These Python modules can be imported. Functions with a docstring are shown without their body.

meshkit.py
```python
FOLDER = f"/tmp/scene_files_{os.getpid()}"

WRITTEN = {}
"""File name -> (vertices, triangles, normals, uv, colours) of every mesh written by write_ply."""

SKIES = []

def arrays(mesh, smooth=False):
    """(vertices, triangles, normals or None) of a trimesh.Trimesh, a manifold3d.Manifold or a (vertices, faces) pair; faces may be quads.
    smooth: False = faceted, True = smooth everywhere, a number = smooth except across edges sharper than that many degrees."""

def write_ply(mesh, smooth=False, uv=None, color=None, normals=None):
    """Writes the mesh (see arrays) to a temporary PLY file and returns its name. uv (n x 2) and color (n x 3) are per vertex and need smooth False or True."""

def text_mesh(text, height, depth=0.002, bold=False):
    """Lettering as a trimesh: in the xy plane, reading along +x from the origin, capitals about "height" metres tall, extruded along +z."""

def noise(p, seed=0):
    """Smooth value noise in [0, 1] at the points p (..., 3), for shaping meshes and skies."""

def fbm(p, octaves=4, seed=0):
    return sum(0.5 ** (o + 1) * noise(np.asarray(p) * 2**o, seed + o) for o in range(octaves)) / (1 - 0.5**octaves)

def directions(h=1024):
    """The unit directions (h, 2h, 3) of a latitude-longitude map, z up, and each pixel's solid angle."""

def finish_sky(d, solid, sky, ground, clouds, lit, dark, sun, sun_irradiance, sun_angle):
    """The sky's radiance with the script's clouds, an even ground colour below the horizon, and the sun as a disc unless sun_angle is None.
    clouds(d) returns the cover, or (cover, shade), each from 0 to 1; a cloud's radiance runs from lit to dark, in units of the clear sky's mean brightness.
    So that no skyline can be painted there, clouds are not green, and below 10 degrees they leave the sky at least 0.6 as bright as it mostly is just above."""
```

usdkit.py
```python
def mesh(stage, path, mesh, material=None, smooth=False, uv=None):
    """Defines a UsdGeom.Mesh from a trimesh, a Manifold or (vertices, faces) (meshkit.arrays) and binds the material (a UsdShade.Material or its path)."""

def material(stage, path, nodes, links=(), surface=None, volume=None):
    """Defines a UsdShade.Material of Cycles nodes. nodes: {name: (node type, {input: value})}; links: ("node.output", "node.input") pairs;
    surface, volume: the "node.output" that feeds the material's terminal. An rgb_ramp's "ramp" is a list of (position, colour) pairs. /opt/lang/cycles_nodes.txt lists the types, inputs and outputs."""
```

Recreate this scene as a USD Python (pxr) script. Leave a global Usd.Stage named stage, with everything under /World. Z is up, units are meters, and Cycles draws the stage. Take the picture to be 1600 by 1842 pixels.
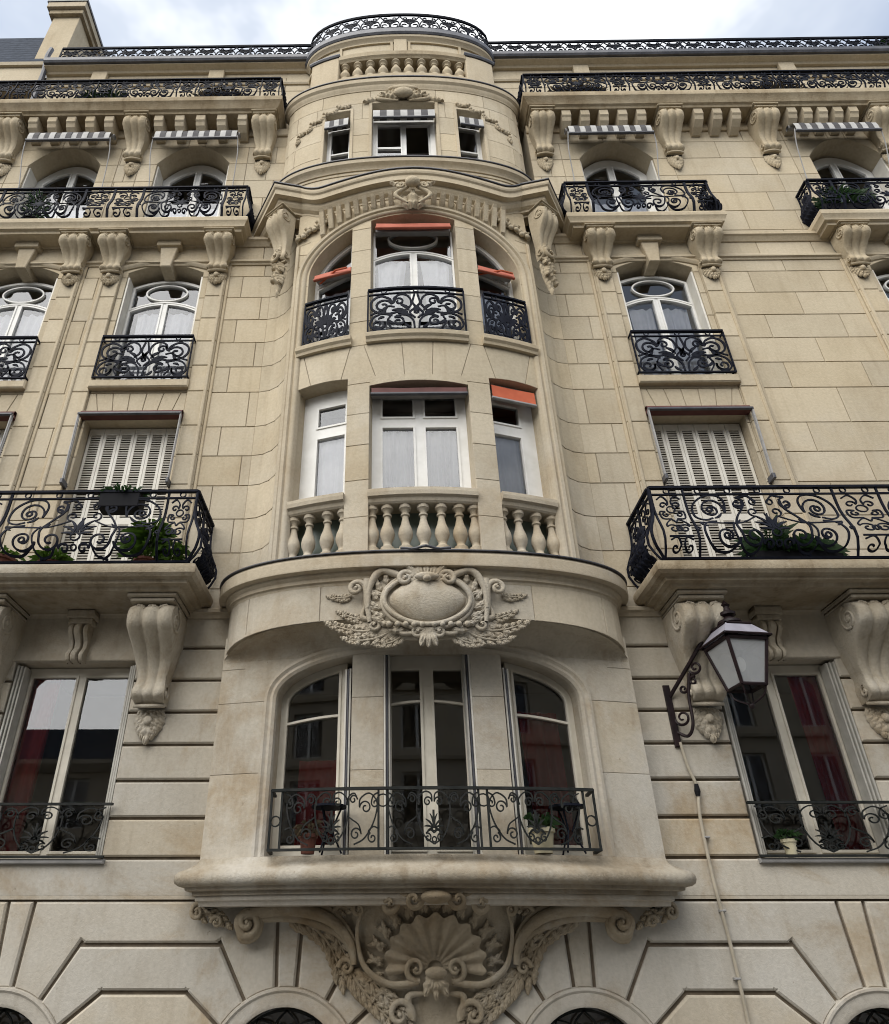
import math, random
import numpy as np, trimesh, usdkit, meshkit
from shapely.geometry import Polygon, LineString, box as sbox, Point
from shapely.ops import unary_union
from shapely import affinity
from pxr import Usd, UsdGeom, UsdLux, UsdShade, Gf, Sdf

random.seed(7); rng = np.random.default_rng(7)
PI = math.pi
stage = Usd.Stage.CreateInMemory()
UsdGeom.SetStageUpAxis(stage, UsdGeom.Tokens.z); UsdGeom.SetStageMetersPerUnit(stage, 1.0)
world = UsdGeom.Xform.Define(stage, '/World'); stage.SetDefaultPrim(world.GetPrim())
UsdGeom.Scope.Define(stage, '/World/Looks')

# ------------------------------------------------------------ camera, sky, sun, exposure
PITCH, YAW = math.radians(31.5), math.radians(0.75)
EXPOSURE = 1.46
SUN_EL, SUN_AZ = math.radians(46), math.radians(212)      # azimuth clockwise from +y
SKY_STRENGTH, SUN_INT, SUN_ANGLE = 0.10, 0.40, 70.0

def setup_camera():
    cam = UsdGeom.Camera.Define(stage, '/World/camera')
    f0 = np.array([-math.sin(YAW), math.cos(YAW), 0]); r = np.array([math.cos(YAW), math.sin(YAW), 0]); u0 = np.array([0, 0, 1.])
    f = f0*math.cos(PITCH)+u0*math.sin(PITCH); u = -f0*math.sin(PITCH)+u0*math.cos(PITCH)
    eye = (-0.40, -8.0, 2.6)
    m = Gf.Matrix4d(*r, 0, *u, 0, *(-f), 0, *eye, 1)
    UsdGeom.Xformable(cam).AddTransformOp().Set(m)
    cam.CreateHorizontalApertureAttr(36.0); cam.CreateVerticalApertureAttr(36.0*1842/1600)
    cam.CreateFocalLengthAttr(36.0*1300/1600); cam.CreateHorizontalApertureOffsetAttr((800-685)/1600*36.0)
    cam.CreateClippingRangeAttr(Gf.Vec2f(0.1, 2000)); cam.CreateExposureAttr(EXPOSURE)
setup_camera()

def setup_sky():
    d = UsdLux.DomeLight.Define(stage, '/World/sky'); p = d.GetPrim()
    p.SetCustomDataByKey('kind', 'structure'); p.SetCustomDataByKey('label', 'pale hazy sky with thin bright cloud'); p.SetCustomDataByKey('category', 'sky')
    m = usdkit.material(stage, '/World/Looks/sky_air', {
        'sky': ('sky_texture', {'sky_type': 'single_scattering', 'sun_disc': False, 'sun_elevation': SUN_EL, 'sun_rotation': SUN_AZ, 'altitude': 100.0, 'air_density': 1.0, 'aerosol_density': 0.7, 'ozone_density': 1.0}),
        'tc': ('texture_coordinate', {}), 'mp': ('mapping', {'scale': (1.0, 1.0, 2.2), 'location': (0.35, 0.1, 0.0)}),
        'ns': ('noise_texture', {'scale': 1.7, 'detail': 6.0, 'roughness': 0.55}),
        'rp': ('rgb_ramp', {'ramp': [(0.30, (0.66,)*3), (0.50, (0.90,)*3), (0.65, (1, 1, 1))]}), 'r2': ('rgb_ramp', {'ramp': [(0.36, (2.1, 2.4, 2.95)), (0.52, (2.9, 3.15, 3.55)), (0.62, (5.2, 5.25, 5.3))]}),
        'bw': ('rgb_to_bw', {}),
        'mx': ('mix', {}),
        'bg': ('background_shader', {'strength': SKY_STRENGTH})},
        [('tc.generated', 'mp.vector'), ('mp.vector', 'ns.vector'), ('ns.fac', 'rp.fac'), ('ns.fac', 'r2.fac'), ('r2.color', 'mx.color2'), ('rp.color', 'bw.color'), ('bw.val', 'mx.fac'), ('sky.color', 'mx.color1'), ('mx.color', 'bg.color')], surface='bg.background')
    UsdShade.MaterialBindingAPI.Apply(p).Bind(m)
    s = UsdLux.DistantLight.Define(stage, '/World/sun')
    s.CreateIntensityAttr(SUN_INT); s.CreateAngleAttr(SUN_ANGLE); s.CreateNormalizeAttr(True); s.CreateColorAttr(Gf.Vec3f(1.0, 0.96, 0.89))
    d3 = np.array([math.sin(SUN_AZ)*math.cos(SUN_EL), math.cos(SUN_AZ)*math.cos(SUN_EL), math.sin(SUN_EL)])
    z = d3; x = np.cross([0, 0, 1.], z); x /= np.linalg.norm(x); y = np.cross(z, x)
    UsdGeom.Xformable(s).AddTransformOp().Set(Gf.Matrix4d(*x, 0, *y, 0, *z, 0, 0, 0, 60, 1))
setup_sky()

# ------------------------------------------------------------ materials
L = '/World/Looks/'
def plain(name, col, rough=0.6, **kw):
    return usdkit.material(stage, L+name, {'p': ('principled_bsdf', dict(base_color=col, roughness=rough, **kw))}, surface='p.BSDF')
def worn(name, c1, c2, scale=6., rough=0.6, bump=0.0, bscale=60., dist=0.01, **kw):
    n = {'g': ('geometry', {}), 'n': ('noise_texture', {'scale': scale, 'detail': 5.0, 'roughness': 0.6}), 'm': ('mix', {'color1': c1, 'color2': c2}), 'mr': ('map_range', {'from_min': 0.35, 'from_max': 0.65, 'clamp': True}), 'p': ('principled_bsdf', dict(roughness=rough, **kw))}
    l = [('g.position', 'n.vector'), ('n.fac', 'mr.value'), ('mr.result', 'm.fac'), ('m.color', 'p.base_color')]
    if bump:
        n['bn'] = ('noise_texture', {'scale': bscale, 'detail': 4.0}); n['b'] = ('bump', {'strength': bump, 'distance': dist})
        l += [('g.position', 'bn.vector'), ('bn.fac', 'b.height'), ('b.normal', 'p.normal')]
    return usdkit.material(stage, L+name, n, l, surface='p.BSDF')
def stone(name, tint=(1, 1, 1), vary=0.11, grime=0.5, bump=0.35, g0=0.45, g1=0.72):
    """Limestone: warm cream above, greyer weathered stone below, a tone per block, blotches and runs of dirt."""
    t = lambda c: tuple(a*b for a, b in zip(c, tint))
    n = {'g': ('geometry', {}), 'oi': ('object_info', {}), 'sp': ('separate_xyz', {}),
         'zr': ('map_range', {'from_min': 2.8, 'from_max': 9.5, 'clamp': True}),
         'zc': ('mix', {'color1': t((0.49, 0.458, 0.398)), 'color2': t((0.478, 0.411, 0.298))}),
         'rv': ('map_range', {'from_min': 0., 'from_max': 1., 'to_min': 1-vary, 'to_max': 1+vary*0.6}),
         'mv': ('mix', {'mix_type': 'multiply', 'fac': 1.0}), 'cv': ('combine_xyz', {}),
         'ry': ('math', {'math_type': 'multiply', 'value2': 7.31}), 'rf': ('math', {'math_type': 'fraction'}), 'rg': ('math', {'math_type': 'power', 'value2': 3.0}), 'rm': ('math', {'math_type': 'multiply', 'value2': 0.45 if vary > 0.05 else 0.12}),
         'yl': ('mix', {'color2': t((0.50, 0.405, 0.26))}),
         'n1': ('noise_texture', {'scale': 1.3, 'detail': 6.0, 'roughness': 0.62}), 'r1': ('map_range', {'from_min': g0, 'from_max': g1, 'to_max': min(1.0, grime*0.8), 'clamp': True}),
         'd1': ('mix', {'mix_type': 'multiply', 'color2': (0.70, 0.66, 0.60)}),
         'mp': ('mapping', {'scale': (4.0, 4.0, 0.28)}), 'n2': ('noise_texture', {'scale': 1.9, 'detail': 5.0, 'roughness': 0.6}), 'r2': ('map_range', {'from_min': 0.52, 'from_max': 0.70, 'to_max': grime*0.45, 'clamp': True}),
         'd2': ('mix', {'mix_type': 'multiply', 'color2': (0.58, 0.52, 0.44)}),
         'n4': ('noise_texture', {'scale': 0.75, 'detail': 7.0, 'roughness': 0.7, 'distortion': 0.6}), 'r4': ('map_range', {'from_min': 0.50, 'from_max': 0.66, 'to_max': 0.75, 'clamp': True}), 'zi': ('map_range', {'from_min': 4.0, 'from_max': 9.0, 'to_min': 1.0, 'to_max': 0.18, 'clamp': True}), 'n5': ('noise_texture', {'scale': 11., 'detail': 5.0, 'roughness': 0.7}), 'r5': ('map_range', {'from_min': 0.66, 'from_max': 0.72, 'to_max': 0.75, 'clamp': True}), 'm5': ('math', {'math_type': 'multiply'}), 'd5': ('mix', {'mix_type': 'multiply', 'color2': (0.55, 0.50, 0.44)}), 'n6': ('noise_texture', {'scale': 1.1, 'detail': 5.0, 'roughness': 0.6}), 'mp6': ('mapping', {'location': (7.3, 2.1, 5.5)}), 'r6': ('map_range', {'from_min': 0.55, 'from_max': 0.68, 'to_max': 0.55, 'clamp': True}), 'm6': ('math', {'math_type': 'multiply'}), 'd6': ('mix', {'color2': (0.53, 0.505, 0.455)}), 'm4': ('math', {'math_type': 'multiply'}), 'd4': ('mix', {'mix_type': 'multiply', 'color2': (0.70, 0.58, 0.43)}),
         'n3': ('noise_texture', {'scale': 26., 'detail': 4.0}), 'r3': ('map_range', {'from_min': 0.3, 'from_max': 0.7, 'to_min': 0.92, 'to_max': 1.05}), 'c3': ('combine_xyz', {}), 'd3': ('mix', {'mix_type': 'multiply', 'fac': 1.0}),
         'bn': ('noise_texture', {'scale': 45., 'detail': 6.0, 'roughness': 0.65}), 'b': ('bump', {'strength': bump, 'distance': 0.012}),
         'p': ('principled_bsdf', {'roughness': 0.88, 'specular_ior_level': 0.25})}
    l = [('g.position', 'sp.vector'), ('sp.z', 'zr.value'), ('zr.result', 'zc.fac'), ('oi.random', 'rv.value'), ('rv.result', 'cv.x'), ('rv.result', 'cv.y'), ('rv.result', 'cv.z'),
         ('oi.random', 'ry.value1'), ('ry.value', 'rf.value1'), ('rf.value', 'rg.value1'), ('rg.value', 'rm.value1'), ('rm.value', 'yl.fac'), ('zc.color', 'yl.color1'),
         ('yl.color', 'mv.color1'), ('cv.vector', 'mv.color2'), ('g.position', 'n1.vector'), ('n1.fac', 'r1.value'), ('r1.result', 'd1.fac'), ('mv.color', 'd1.color1'),
         ('g.position', 'mp.vector'), ('mp.vector', 'n2.vector'), ('n2.fac', 'r2.value'), ('r2.result', 'd2.fac'), ('d1.color', 'd2.color1'),
         ('g.position', 'n3.vector'), ('n3.fac', 'r3.value'), ('r3.result', 'c3.x'), ('r3.result', 'c3.y'), ('r3.result', 'c3.z'), ('g.position', 'n4.vector'), ('n4.fac', 'r4.value'), ('sp.z', 'zi.value'), ('r4.result', 'm4.value1'), ('zi.result', 'm4.value2'), ('m4.value', 'd4.fac'), ('d2.color', 'd6.color1'), ('g.position', 'mp6.vector'), ('mp6.vector', 'n6.vector'), ('n6.fac', 'r6.value'), ('r6.result', 'm6.value1'), ('zi.result', 'm6.value2'), ('m6.value', 'd6.fac'), ('d6.color', 'd5.color1'), ('g.position', 'n5.vector'), ('n5.fac', 'r5.value'), ('r5.result', 'm5.value1'), ('zi.result', 'm5.value2'), ('m5.value', 'd5.fac'), ('d5.color', 'd4.color1'), ('d4.color', 'd3.color1'), ('c3.vector', 'd3.color2'),
         ('d3.color', 'p.base_color'), ('g.position', 'bn.vector'), ('bn.fac', 'b.height'), ('b.normal', 'p.normal')]
    return usdkit.material(stage, L+name, n, l, surface='p.BSDF')

def glass(name, tint=(1, 1, 1), ior=1.75):
    return usdkit.material(stage, L+name, {'f': ('fresnel', {'IOR': ior}), 't': ('transparent_bsdf', {'color': tint}), 'g': ('glossy_bsdf', {'color': (0.95, 0.97, 1.0), 'roughness': 0.0}), 'm': ('mix_closure', {})},
        [('f.fac', 'm.fac'), ('t.BSDF', 'm.closure1'), ('g.BSDF', 'm.closure2')], surface='m.closure')
def leafmat(name, c1, c2):
    return usdkit.material(stage, L+name, {'g': ('geometry', {}), 'm': ('mix', {'color1': c1, 'color2': c2}), 'd': ('principled_bsdf', {'roughness': 0.5}), 't': ('translucent_bsdf', {}), 'mx': ('mix_closure', {'fac': 0.3})},
        [('g.random_per_island', 'm.fac'), ('m.color', 'd.base_color'), ('m.color', 't.color'), ('d.BSDF', 'mx.closure1'), ('t.BSDF', 'mx.closure2')], surface='mx.closure')

M = dict(
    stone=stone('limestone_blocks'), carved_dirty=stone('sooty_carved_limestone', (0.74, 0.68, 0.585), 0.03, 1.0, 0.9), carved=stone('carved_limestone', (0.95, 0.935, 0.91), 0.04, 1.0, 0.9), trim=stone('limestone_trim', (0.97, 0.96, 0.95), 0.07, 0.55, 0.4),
    groove=worn('grimy_groove_stone', (0.13, 0.105, 0.075), (0.21, 0.17, 0.125), 7., 0.95), joint=worn('mortar_joint', (0.27, 0.225, 0.165), (0.33, 0.28, 0.205), 9., 0.95), soot=stone('weathered_ledge_stone', (0.80, 0.77, 0.72), 0.06, 1.3, 0.7, 0.42, 0.60),
    iron=worn('black_painted_iron', (0.006, 0.007, 0.012), (0.013, 0.015, 0.023), 8., 0.6, 0.15, 120., specular_ior_level=0.06), iron_green=worn('greenish_black_iron', (0.014, 0.016, 0.015), (0.030, 0.031, 0.029), 8., 0.6, 0.15, 120., specular_ior_level=0.10),
    zinc=worn('dark_lead_flashing', (0.035, 0.036, 0.045), (0.075, 0.075, 0.085), 5., 0.5, 0.2, 20.), white=worn('white_window_paint', (0.62, 0.61, 0.57), (0.72, 0.71, 0.68), 4., 0.42), cream=worn('cream_window_paint', (0.50, 0.46, 0.38), (0.60, 0.56, 0.47), 4., 0.45),
    shutter=worn('pale_grey_shutter_paint', (0.56, 0.53, 0.46), (0.66, 0.63, 0.56), 5., 0.5), metal_shutter=worn('grey_folded_metal_shutter', (0.36, 0.345, 0.30), (0.46, 0.44, 0.39), 7., 0.5),
    sill=worn('grey_metal_sill', (0.22, 0.215, 0.205), (0.31, 0.30, 0.29), 5., 0.5), slat=worn('shutter_slat_paint', (0.33, 0.30, 0.25), (0.41, 0.38, 0.32), 5., 0.55),
    glass=glass('window_glass'), fog=usdkit.material(stage, L+'frosted_lantern_glass', {'g': ('geometry', {}), 'n': ('noise_texture', {'scale': 9., 'detail': 3.}), 'c': ('mix', {'color1': (0.74, 0.75, 0.74), 'color2': (0.88, 0.89, 0.88)}), 'd': ('diffuse_bsdf', {}), 't': ('translucent_bsdf', {}), 'gl': ('glossy_bsdf', {'roughness': 0.1}), 'f': ('fresnel', {'IOR': 1.45}), 'm': ('mix_closure', {'fac': 0.4}), 'm2': ('mix_closure', {}), 'tr': ('transparent_bsdf', {'color': (0.93, 0.94, 0.93)}), 'm3': ('mix_closure', {'fac': 0.5})},
        [('g.position', 'n.vector'), ('n.fac', 'c.fac'), ('c.color', 'd.color'), ('c.color', 't.color'), ('d.BSDF', 'm.closure1'), ('t.BSDF', 'm.closure2'), ('f.fac', 'm2.fac'), ('m.closure', 'm3.closure1'), ('tr.BSDF', 'm3.closure2'), ('m3.closure', 'm2.closure1'), ('gl.BSDF', 'm2.closure2')], surface='m2.closure'),
    net=worn('white_net_curtain', (0.56, 0.575, 0.61), (0.68, 0.69, 0.72), 3., 0.9), red=worn('dark_red_curtain', (0.17, 0.012, 0.014), (0.25, 0.022, 0.022), 3., 0.85), green_panel=worn('grey_green_panel', (0.16, 0.20, 0.17), (0.22, 0.26, 0.22), 3., 0.35),
    room=worn('room_walls', (0.30, 0.27, 0.22), (0.36, 0.32, 0.26), 1., 0.9), dark=plain('dark_void', (0.012, 0.011, 0.010), 0.8), orange=worn('orange_canvas', (0.42, 0.080, 0.028), (0.50, 0.11, 0.042), 5., 0.8), salmon=worn('faded_orange_canvas', (0.40, 0.105, 0.06), (0.50, 0.15, 0.095), 5., 0.8), maroon=worn('maroon_canvas', (0.075, 0.022, 0.018), (0.11, 0.035, 0.03), 5., 0.8),
    steel=worn('grey_awning_metal', (0.24, 0.235, 0.23), (0.33, 0.32, 0.31), 6., 0.6), stripe_w=worn('white_awning_stripe', (0.36, 0.355, 0.34), (0.46, 0.45, 0.43), 5., 0.8), stripe_b=worn('black_awning_stripe', (0.045, 0.042, 0.045), (0.075, 0.07, 0.07), 5., 0.8),
    lamp=worn('dark_brown_lantern_paint', (0.010, 0.006, 0.007), (0.020, 0.011, 0.012), 10., 0.45, specular_ior_level=0.2), lamp_roof=worn('lantern_roof_grey', (0.26, 0.25, 0.29), (0.34, 0.33, 0.38), 6., 0.3), cable=worn('beige_conduit', (0.34, 0.30, 0.23), (0.44, 0.39, 0.30), 8., 0.6),
    terra=worn('terracotta', (0.10, 0.036, 0.024), (0.15, 0.052, 0.034), 9., 0.85), soil=plain('soil', (0.03, 0.022, 0.016), 0.95), planter=plain('black_plastic_planter', (0.010, 0.010, 0.012), 0.8, specular_ior_level=0.15),
    leaf=leafmat('fresh_leaves', (0.07, 0.14, 0.014), (0.20, 0.30, 0.04)), leaf_dk=leafmat('dark_leaves', (0.022, 0.055, 0.014), (0.09, 0.125, 0.035)), dry=leafmat('dry_leaves', (0.10, 0.075, 0.045), (0.19, 0.14, 0.085)),
    slate=worn('slate_roof', (0.035, 0.042, 0.055), (0.06, 0.07, 0.09), 7., 0.95, specular_ior_level=0.1), asphalt=worn('asphalt', (0.042, 0.042, 0.045), (0.065, 0.065, 0.066), 3., 0.9, 0.4, 80.), paving=worn('granite_paving', (0.20, 0.195, 0.18), (0.28, 0.27, 0.25), 2., 0.85, 0.3, 60.), pot_cream=worn('cream_ceramic', (0.50, 0.45, 0.30), (0.6, 0.54, 0.38), 6., 0.4),
    facade2=stone('opposite_stone', (0.92, 0.92, 0.93), 0.1, 0.5, 0.2), bush=leafmat('box_leaves', (0.02, 0.045, 0.012), (0.05, 0.08, 0.02)))

# ------------------------------------------------------------ naming and meshes
used = {}
def path_for(name, parent):
    base = parent.GetPath().pathString if parent is not None else '/World'
    k = used.get((base, name), 0); used[(base, name)] = k+1
    return f'{base}/{name}' + (f'_{k:03d}' if k else '')
class MB:
    def __init__(s): s.v = []; s.f = []; s.n = 0
    def add(s, v, f):
        v = np.asarray(v, float).reshape(-1, 3); f = np.asarray(f, int)
        if len(f) == 0: return s
        if f.shape[1] == 4: f = np.vstack([f[:, [0, 1, 2]], f[:, [0, 2, 3]]])
        s.v.append(v); s.f.append(f+s.n); s.n += len(v); return s
    def put(s, o):
        v, f = o; return s.add(v, f)
    def get(s): return (np.vstack(s.v), np.vstack(s.f))
def obj(name, mesh, mat, parent=None, smooth=False, label=None, cat=None, group=None, kind=None):
    if isinstance(mesh, MB): mesh = mesh.get()
    if smooth and smooth is not True:
        v, f = mesh; tm = trimesh.Trimesh(v, f, process=False); tm.merge_vertices(digits_vertex=5); tm.update_faces(tm.nondegenerate_faces()); mesh = (np.array(tm.vertices), np.array(tm.faces))
    p = usdkit.mesh(stage, path_for(name, parent), mesh, M[mat] if isinstance(mat, str) else mat, smooth=smooth).GetPrim()
    for k, v in (('label', label), ('category', cat), ('group', group), ('kind', kind)):
        if v: p.SetCustomDataByKey(k, v)
    return p
def thing(name, label, cat, group=None, loc=(0, 0, 0), rz=0):
    x = UsdGeom.Xform.Define(stage, path_for(name, None)); x.AddTranslateOp().Set(Gf.Vec3d(*loc)); x.AddRotateZOp().Set(rz)
    p = x.GetPrim(); p.SetCustomDataByKey('label', label); p.SetCustomDataByKey('category', cat)
    if group: p.SetCustomDataByKey('group', group)
    return p

# ------------------------------------------------------------ plans: local (s, n, z) -> world; n points out of the wall
class Flat:
    curved = False
    def __init__(s, x=0., y=0., ang=0.): s.x, s.y, s.c, s.s_ = x, y, math.cos(ang), math.sin(ang)
    def map(s, V):
        V = np.asarray(V, float); u, n, z = V[..., 0], V[..., 1], V[..., 2]
        return np.stack([s.x+u*s.c+n*s.s_, s.y+u*s.s_-n*s.c, z], -1)
class Plan:
    curved = True
    def __init__(s, pts, by_x=False, dx=0.):
        P = np.asarray(pts, float); P = P+[dx, 0]
        T = np.gradient(P, axis=0); T /= np.linalg.norm(T, axis=1, keepdims=True)
        s.P, s.N = P, np.stack([T[:, 1], -T[:, 0]], 1)
        d = np.r_[0, np.cumsum(np.linalg.norm(np.diff(P, axis=0), axis=1))]
        s.dx = dx; s.q = (P[:, 0]-dx) if by_x else d-np.interp(0, P[:, 0]-dx, d) if P[0, 0]-dx < 0 < P[-1, 0]-dx else d
    def map(s, V):
        V = np.asarray(V, float); u, n, z = V[..., 0], V[..., 1], V[..., 2]
        i = lambda a: np.interp(u, s.q, a)
        return np.stack([i(s.P[:, 0])+n*i(s.N[:, 0]), i(s.P[:, 1])+n*i(s.N[:, 1]), z], -1)
    def at(s, x): return float(np.interp(x, s.P[:, 0]-s.dx, s.q))
    def chord(s, u0, u1):
        a, b = s.map([u0, 0, 0]), s.map([u1, 0, 0]); return ChordMap(a, b, u0, u1)
class ChordMap(Flat):
    def __init__(s, a, b, u0, u1):
        t = (b-a)[:2]; k = np.linalg.norm(t)/(u1-u0); ang = math.atan2(t[1], t[0]); s.k, s.u0 = k, u0; s.x, s.y = a[0], a[1]; s.c, s.s_ = math.cos(ang), math.sin(ang)
    def map(s, V):
        V = np.array(V, float); V[..., 0] = (V[..., 0]-s.u0)*s.k; return Flat.map(s, V)
FLAT = Flat()

def rings(poly):
    for k, r in enumerate([poly.exterior]+list(poly.interiors)):
        p = np.asarray(r.coords)[:-1]
        a = np.sum(p[:, 0]*np.roll(p[:, 1], -1)-np.roll(p[:, 0], -1)*p[:, 1])
        yield p if (a > 0) == (k == 0) else p[::-1]
def inset(p, c):
    e = np.roll(p, -1, 0)-p; l = np.linalg.norm(e, axis=1, keepdims=True); e = e/np.maximum(l, 1e-9)
    nn = np.stack([-e[:, 1], e[:, 0]], 1); n0 = np.roll(nn, 1, 0)
    k = 1+np.sum(nn*n0, 1, keepdims=True); return p+(nn+n0)/np.maximum(k, 0.3)*c
def dens(p, step):
    out = []
    for a, b in zip(p, np.roll(p, -1, 0)):
        k = max(1, int(math.ceil(np.linalg.norm(b-a)/step)))
        out += [a+(b-a)*i/k for i in range(k)]
    return np.array(out)
def polys(g):
    if g.is_empty: return []
    return [x for x in getattr(g, 'geoms', [g]) if isinstance(x, Polygon) and x.area > 1e-6]
def cap(poly, curved, step=0.16):
    vs, fs, k = [], [], 0
    parts = [poly]
    if curved:
        x0, z0, x1, z1 = poly.bounds; m = max(1, int(math.ceil((x1-x0)/step))); xs = np.linspace(x0, x1, m+1)
        parts = [q for a, b in zip(xs[:-1], xs[1:]) for q in polys(poly.intersection(sbox(a, z0-1, b, z1+1)))]
    for q in parts:
        try: v, f = trimesh.creation.triangulate_polygon(q, engine='earcut')
        except Exception: continue
        vs.append(v); fs.append(np.asarray(f)+k); k += len(v)
    return np.vstack(vs), np.vstack(fs)
def solid(poly, n0, n1, pm=FLAT, ch=0.0, back=False, step=0.16):
    """Plate of the (s, z) polygon from n0 (back, open unless asked) to n1 (front), its front edges chamfered."""
    mb = MB(); poly = Polygon(poly) if not isinstance(poly, Polygon) else poly
    poly = poly.buffer(0)
    for poly in polys(poly):
        rr = [r for r in rings(poly)]
        fr = []
        for r in rr:
            q = inset(r, ch) if ch else r
            rr_d = [r]; 
            if pm.curved:
                k = np.maximum(1, np.ceil(np.linalg.norm(np.roll(r, -1, 0)-r, axis=1)/step).astype(int))
                den = lambda p: np.vstack([p[i]+(np.roll(p, -1, 0)[i]-p[i])*np.arange(k[i])[:, None]/k[i] for i in range(len(p))])
                R, Q = den(r), den(q)
            else: R, Q = r, q
            m = len(R); lay = [(R, n0), (R, n1-ch)] + ([(Q, n1)] if ch else [])
            V = np.vstack([np.c_[a[:, 0], np.full(m, n), a[:, 1]] for a, n in lay])
            i = np.arange(m); j = (i+1) % m
            F = np.vstack([np.c_[i+t*m, j+t*m, j+(t+1)*m, i+(t+1)*m] for t in range(len(lay)-1)])
            mb.add(pm.map(V), F); fr.append(q)
        fp = Polygon(fr[0], fr[1:])
        if not fp.is_valid: fp = fp.buffer(0)
        for q in polys(fp):
            v, f = cap(q, pm.curved, step); mb.add(pm.map(np.c_[v[:, 0], np.full(len(v), n1), v[:, 1]]), f)
        if back:
            v, f = cap(poly, pm.curved, step); mb.add(pm.map(np.c_[v[:, 0], np.full(len(v), n0), v[:, 1]]), f[:, ::-1])
    return mb.get()
def bx(x0, x1, n0, n1, z0, z1, pm=FLAT, ch=0.008):
    """A box with chamfered front edges."""
    return solid(sbox(x0, z0, x1, z1), n0, n1, pm, min(ch, (x1-x0)*0.3, (z1-z0)*0.3, (n1-n0)*0.5), back=True)
def wbox(x0, x1, y0, y1, z0, z1):
    return bx(x0, x1, -y1, -y0, z0, z1)
def wall(parent, pm, region, openings, joints, jw, n1, nj, depth, ch, mat='stone', name='stone_block', core='wall_core', coremat='joint', cp='flat'):
    op = unary_union(openings) if openings else Polygon()
    jt = unary_union([LineString(j).buffer(jw/2, cap_style=cp, join_style='mitre') for j in joints]) if joints else Polygon()
    g = region.difference(op.buffer(-0.003, join_style='mitre')).difference(jt)
    for q in polys(g):
        if q.area < 0.004: continue
        if q.interiors:
            c = q.centroid.x; x0, z0, x1, z1 = q.bounds
            halves = polys(q.intersection(sbox(x0, z0, c-jw/2, z1)))+polys(q.intersection(sbox(c+jw/2, z0, x1, z1)))
        else: halves = [q]
        for h in halves:
            h = h.simplify(0.002)
            nm = name(h) if callable(name) else name
            obj(nm, solid(h, nj-0.004, n1+random.uniform(-.0015, .0015), pm, ch), mat, parent)
    mb, bed = MB(), MB()
    for q in polys(region.difference(op)): mb.put(solid(q, -depth, nj-0.006, pm, 0, back=True)); bed.put(solid(q, nj-0.0055, nj, pm, 0))
    obj(core, mb, 'trim', parent); obj('mortar_bed', bed, coremat, parent)
def sweep(P, N, prof, z=None, capped=True):
    """Sweeps a closed profile of (n, z) along plan points P with offset vectors N; z lifts it point by point."""
    P, N, prof = np.asarray(P, float), np.asarray(N, float), np.asarray(prof, float); m, k = len(P), len(prof)
    z = np.zeros(m) if z is None else np.asarray(z)
    V = np.concatenate([P[:, None, :]+N[:, None, :]*prof[None, :, 0:1], prof[None, :, 1:2]+z[:, None, None]], 2).reshape(-1, 3)
    F = []
    for a in range(m-1):
        for b in range(k):
            c = (b+1) % k; F.append((a*k+b, a*k+c, (a+1)*k+c, (a+1)*k+b))
    mb = MB().add(V, F)
    if capped:
        v, f = trimesh.creation.triangulate_polygon(Polygon(prof).buffer(0), engine='earcut')
        for a in (0, m-1): mb.add(np.c_[P[a][None]+N[a][None]*v[:, :1], v[:, 1:2]+z[a]], f)
    return mb.get()
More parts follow.
